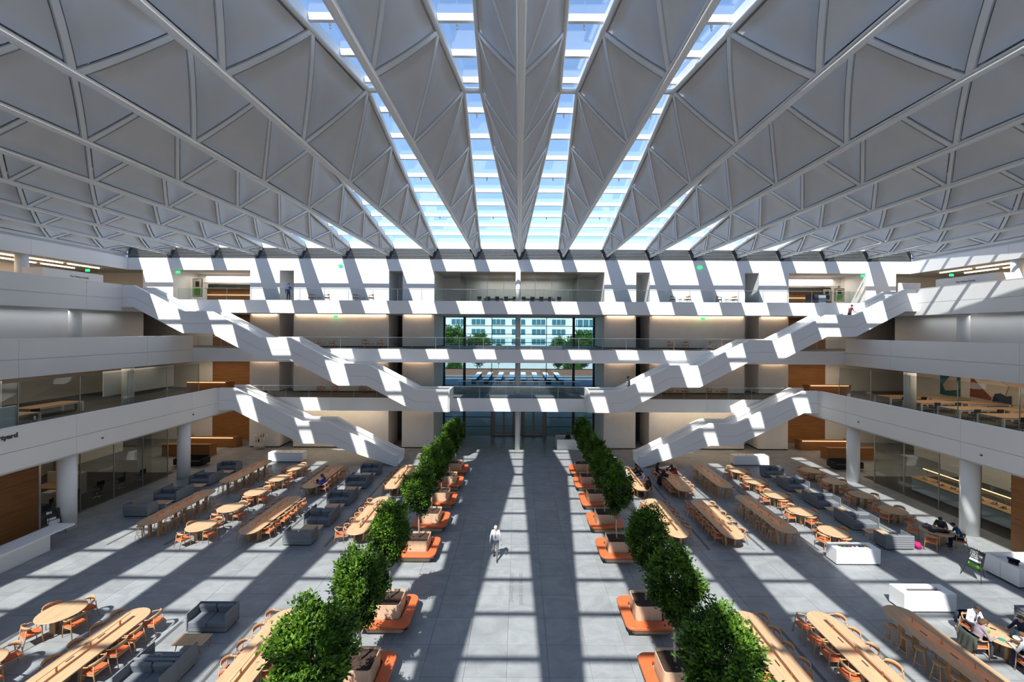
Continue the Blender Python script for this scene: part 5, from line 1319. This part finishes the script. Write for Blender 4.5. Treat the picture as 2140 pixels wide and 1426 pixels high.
for p, me in zip(PEOPLE, bodies):
    n = len(me.polygons); ctr = np.zeros(n * 3, np.float32); me.polygons.foreach_get('center', ctr); ctr = ctr.reshape(-1, 3)
    best = np.full(n, 1e9); mi = np.zeros(n, np.int32); ids = {'skin': 0, 'shirt': 1, 'pants': 2, 'shoe': 3}
    for a, b, ra, rb, t, sq in p['prim']:
        A, B = np.array(a), np.array(b); d = B - A; L2 = max(d @ d, 1e-9)
        u = np.clip(((ctr - A) @ d) / L2, 0, 1); dist = np.linalg.norm(ctr - (A + u[:, None] * d), axis=1) - (ra + (rb - ra) * u)
        if t == 'skin': dist += .002
        k = dist < best; best[k] = dist[k]; mi[k] = ids[t]
    # collar, cuffs and hem stay clean: everything above the collar is skin
    for m_ in (p['skin'], cmat('shirt', p['shirt']), cmat('trousers', p['pants']), cmat('shoe', p['shoes'])): me.materials.append(m_)
    me.polygons.foreach_set('material_index', mi); me.polygons.foreach_set('use_smooth', [True] * n); me.update(); me.name = 'body'
    r = tag(empty('person', p['loc'], p['rz']), p['label'], 'person', 'people in the atrium'); r.scale = (p['s'],) * 3
    hand = MB()
    bv = [tuple(v.co) for v in me.vertices]; bf = [tuple(q.vertices) for q in me.polygons]
    for palm, fd, q in p['HN']:
        side = fd.cross(V(0, 0, 1)); side = side.normalized() if side.length > .05 else V(1, 0, 0)
        dwn = side.cross(fd); dwn = dwn if dwn.z < 0 else -dwn
        for k, ln in enumerate((.062, .075, .07, .055)):
            o_ = side * (.027 - k * .018); b0 = palm + o_ + fd * .02; b1 = b0 + fd * ln * .5 + dwn * .008; b2 = b1 + fd * ln * .4 + dwn * .025
            hand.tube([b0, b1, b2], [.0095, .009, .007], 6)
        ts = side * (.03 if q < 0 else -.03); ts = ts if True else ts
        hand.tube([palm + ts * .8 - fd * .01, palm + ts * 1.5 + fd * .025, palm + ts * 1.4 + fd * .055], [.011, .01, .008], 6)
    # join fingers into the body mesh
    full = bpy.data.meshes.new('body'); off = len(bv)
    full.from_pydata(bv + hand.v, [], bf + [tuple(i + off for i in f) for f in hand.f])
    for m_ in me.materials: full.materials.append(m_)
    full.polygons.foreach_set('material_index', list(mi) + [0] * len(hand.f)); full.polygons.foreach_set('use_smooth', [True] * len(full.polygons)); full.update()
    bpy.data.meshes.remove(me)
    link('body', full, r)
    hd, hu, hf = p['hd'] + p['hu'] * .015, p['hu'], p['hf']; sx = V(1, 0, 0)
    def hp(x, y, z): return hd + sx * x + hf * y + hu * z
    # hair: a shell around the skull, open at the face
    mb = MB(); N, M = 18, 12; idx = {}
    st = p['style']
    for i in range(M + 1):
        th = PI * i / M
        for k in range(N):
            ph = 2 * PI * k / N; x, y, z = math.sin(th) * math.cos(ph), math.sin(th) * math.sin(ph), math.cos(th)
            g = 1.0
            idx[i, k] = len(mb.v); mb.v.append(tuple(hp(x * .096 * g, y * .112 * g - .004, z * .105 * g + .025)))
    def keep(i, k):
        th = PI * (i + .5) / M; ph = 2 * PI * (k + .5) / N; y, z = math.sin(th) * math.sin(ph), math.cos(th)
        if st == 'bald': return z < .35 and z > -.35 and y < -.15
        lim = -.5 if st == 'short' else -.95
        if y > .35: return z > .52
        return z > lim + max(0, y + .1) * 1.2
    for i in range(M):
        for k in range(N):
            if keep(i, k): mb.face((idx[i, k], idx[i + 1, k], idx[i + 1, (k + 1) % N], idx[i, (k + 1) % N]), 0, True)
    if st in ('long', 'bob'):
        ln = .34 if st == 'long' else .14
        base_ = p['sh'] if st == 'long' else hd
        a = hp(0, -.055, .05); mb.tube([hp(0, -.03, .08), hp(0, -.06, -.02), hp(0, -.085, -.02 - ln * .45) , hp(0, -.085, -.02 - ln)], [.07, .098, .092, .05 if st == 'long' else .075], 10, squash=(1.05, .55))
    build('hair', mb, cmat('hair', p['hair']), r)
    mb = MB()
    for q in (-1, 1): mb.ball(tuple(hp(q * .032, .088, .012)), .011, 8, 5)
    build('eyes', mb, cmat('eye', (.03, .02, .02)), r)
    mb = MB(); mb.tube([hp(-.022, .09, -.052), hp(0, .1, -.055), hp(.022, .09, -.052)], .007, 6); build('mouth', mb, cmat('lips', (.35, .12, .1)), r)
    if p['tie']:
        mb = MB(); fwd, up_, sh, pel = p['fw'], p['up'], p['sh'], p['pel']
        mb.tube([sh + fwd * .085 + up_ * .03, sh + fwd * .112 - up_ * .08, sh + fwd * .125 - up_ * .2, pel + fwd * .115 + up_ * .16], [.02, .026, .036, .03], 8, squash=(1, .25)); build('tie', mb, cmat('tie', p['tie']), r)
# ---- backpack, coats and things left on tables
def lump(name, label, cat, loc, size, c, rz=0, seed=1, strap=False):
    rs = random.Random(seed); r = tag(empty(name, loc, rz), label, cat); mb = MB(); N, M = 14, 8; ids = []
    for i in range(M + 1):
        th = -PI / 2 + PI * i / M; b = len(mb.v)
        for k in range(N):
            a = 2 * PI * k / N; cc, ss = math.cos(a), math.sin(a); e = .62
            x = math.copysign(abs(cc) ** e, cc) * max(math.cos(th), .02) ** .6; y = math.copysign(abs(ss) ** e, ss) * max(math.cos(th), .02) ** .6
            j = 1 + .09 * math.sin(3 * a + i + seed) + rs.uniform(-.03, .03)
            mb.v.append((x * size[0] / 2 * j, y * size[1] / 2 * j, max(0, size[2] / 2 + size[2] / 2 * math.sin(th) * (1 + .08 * math.sin(2 * a + seed)))))
        ids.append(list(range(b, b + N)))
    for a_, c_ in zip(ids, ids[1:]):
        for k in range(N): mb.face((a_[k], a_[(k + 1) % N], c_[(k + 1) % N], c_[k]), 0, True)
    mb.face(ids[0][::-1]); mb.face(ids[-1]); build('body', mb, cmat('bag', c), r)
    if strap:
        m2 = MB(); m2.tube([(-size[0] * .3, 0, size[2] * .95), (-size[0] * .1, 0, size[2] * 1.25), (size[0] * .1, 0, size[2] * 1.25), (size[0] * .3, 0, size[2] * .95)], .012, 6); build('handle', m2, cmat('bag', (.03, .03, .03)), r)
        m2 = MB(); m2.box(-size[0] * .3, size[0] * .3, -size[1] * .52, -size[1] * .46, size[2] * .15, size[2] * .5); build('pocket', m2, cmat('bag', tuple(v * .7 for v in c)), r)
    return r
lump('backpack', 'blue backpack on the person standing on the top gallery', 'backpack', (-22.27, 40.0, FL[3] + 1.0), (.34, .2, .5), (.01, .06, .35), .2, 2, True)
lump('duffel_bag', 'bright pink bag on the floor beside the right sofas', 'bag', (21.75, 22.75, 0), (.36, .44, .34), (.42, .012, .12), 0, 3, True)
lump('backpack', 'grey backpack lying on the round table by the glass wall', 'backpack', (23.1, 23.55, .742), (.5, .34, .2), (.16, .15, .16), .4, 4, True)
lump('jacket', 'black jacket heaped on the round table by the glass wall', 'jacket', (23.42, 23.0, .742), (.62, .3, .13), (.015, .015, .018), -.4, 5)
lump('jacket', 'navy jacket hanging over the edge of the glass wall table', 'jacket', (22.98, 23.08, .742), (.34, .3, .14), (.03, .035, .05), .2, 6)
lump('backpack', 'black backpack standing at the near end of far right table', 'backpack', (8.95, 29.0, .742), (.3, .24, .42), (.02, .02, .025), .4, 7, True)
lump('handbag', 'black bag lying at the near end of far right table', 'bag', (9.05, 29.35, .742), (.3, .42, .2), (.02, .02, .022), .2, 8, True)
lump('handbag', 'dark bag on the left half of the far right table', 'bag', (8.35, 31.1, .742), (.4, .3, .2), (.03, .03, .03), 1, 9)
lump('handbag', 'black bag on the seat side of the second long table', 'bag', (11.2, 31.5, .742), (.34, .26, .24), (.02, .02, .02), .3, 10)
lump('scarf', 'magenta scarf on the far end of the second long table', 'scarf', (11.5, 32.9, .742), (.4, .3, .12), (.4, .01, .06), .3, 11)
lump('handbag', 'tan basket bag on the sofa nearest the left glass front', 'bag', (-24.15, 26.15, .42), (.3, .24, .52), (.35, .2, .1), .3, 12)
def drape(label, loc, rz, c, w_=.56, h=.62):
    r = tag(empty('jacket', loc, rz), label, 'jacket'); mb = MB(); N, M = 14, 10; rows = []
    for side in (0, 1):
        for j in range(M + 1):
            t = j / M; row = []
            for i in range(N + 1):
                u = i / N; x = (u - .5) * w_ * (1 + .12 * t); fold = .022 * math.sin(u * 21 + t * 2) * (.3 + t)
                z = .83 - max(0, t - .12) * h * (1 + .06 * math.sin(u * 9)); y = -.27 - .05 * min(1, t * 4) - .05 * (1 - (2 * u - 1) ** 2) - .08 * t + fold
                if t < .12: y += (.12 - t) * 1.0; z = .83
                row.append(len(mb.v)); mb.v.append((x, y + (.025 if side else 0), z))
            rows.append(row)
    for s_ in (0, 1):
        for j in range(M):
            for i in range(N):
                a, b = rows[s_ * (M + 1) + j], rows[s_ * (M + 1) + j + 1]; mb.face((a[i], a[i + 1], b[i + 1], b[i]), 0, True)
    build('cloth', mb, cmat('coat', c), r)
    for q in (-1, 1):
        m2 = MB(); m2.tube([(q * w_ * .42, -.28, .78), (q * w_ * .52, -.33, .55), (q * w_ * .5, -.34, .3)], [.06, .055, .045], 8); build('sleeve', m2, cmat('coat', c), r)
    return r
drape('olive jacket hung over the flowered woman\'s chair', (16.75, 15.2, 0), -PI / 2 - .05, (.05, .055, .045), .58, .6)
drape('dark blue jacket hung over the chair of the man seen from behind', (17.6, 14.25, 0), .05, (.02, .035, .10), .62, .55)
drape('navy jacket hung behind the man in white shirt and tie', (17.58, 16.14, 0), PI - .13, (.02, .025, .05), .5, .5)
drape('black coat hung over a chair of the second long table', (10.9, 31.2, 0), -PI / 2, (.012, .012, .015), .52, .6)
# lunch table contents
def item(name, label, cat, prof, loc, c, n=14):
    b = MB(); b.lathe(prof, n); return tag(build(name, b, cmat('item', c), None, loc), label, cat)
item('bottle', 'bright green drink bottle on the lunch group table', 'bottle', [(.035, 0), (.04, .02), (.04, .14), (.02, .18), (.02, .21)], (17.45, 15.62, .742), (.1, .5, .03))
item('cup', 'light blue cup on the lunch group table', 'cup', [(.035, 0), (.045, .13), (.04, .13), (.032, .01)], (18.15, 15.2, .742), (.02, .4, .7))
item('lid', 'teal round lid on the lunch group table', 'lid', [(.1, 0), (.1, .012), (.09, .016)], (17.4, 14.95, .742), (.02, .25, .22))
item('bowl', 'green salad bowl on the lunch group table', 'bowl', [(.06, 0), (.1, .05), (.09, .05), (.05, .02)], (17.3, 15.35, .742), (.06, .35, .04))
item('tumbler', 'black tumbler on the lunch group table', 'cup', [(.035, 0), (.045, .18), (.03, .19)], (17.85, 15.05, .742), (.02, .02, .022))
lump('paper_bag', 'crumpled white paper bag on the lunch group table', 'bag', (17.95, 14.95, .742), (.26, .2, .14), (.75, .75, .75), .3, 15)
for k, (x, y, c) in enumerate(((17.7, 15.5, (.03, .03, .035)), (17.55, 14.85, (.02, .02, .02)))):
    b = MB(); b.box(-.04, .04, -.08, .08, 0, .01); tag(build('phone', b, cmat('item', c), None, (x, y, .742), .7 + k), 'black phone on the lunch group table, %s one' % ('rear', 'front')[k], 'phone')
def laptop(label, loc, rz, c=(.35, .36, .38)):
    r = tag(empty('laptop', loc, rz), label, 'laptop', 'laptops'); b = MB(); b.box(-.16, .16, -.11, .11, 0, .015); build('base', b, cmat('item', c), r)
    b = MB(); b.prism([(.1, .012), (.112, .012), (.18, .21), (.168, .21)], -.16, .16, 'x'); build('screen', b, cmat('item', (.03, .03, .04)), r)
for lb, x, y, q in (('the woman in blue', -14.3, 29.95, PI / 2), ('the person in black, far right table', 9.0, 32.66, PI / 2), ('the woman in navy jacket', 9.0, 31.94, PI / 2), ('the bearded man', 9.0, 31.0, PI / 2), ('the person in white shirt, far right table', 8.42, 31.9, -PI / 2), ('the blonde woman', 11.9, 32.45, PI / 2)):
    laptop('open laptop in front of ' + lb, (x, y, .741), q)
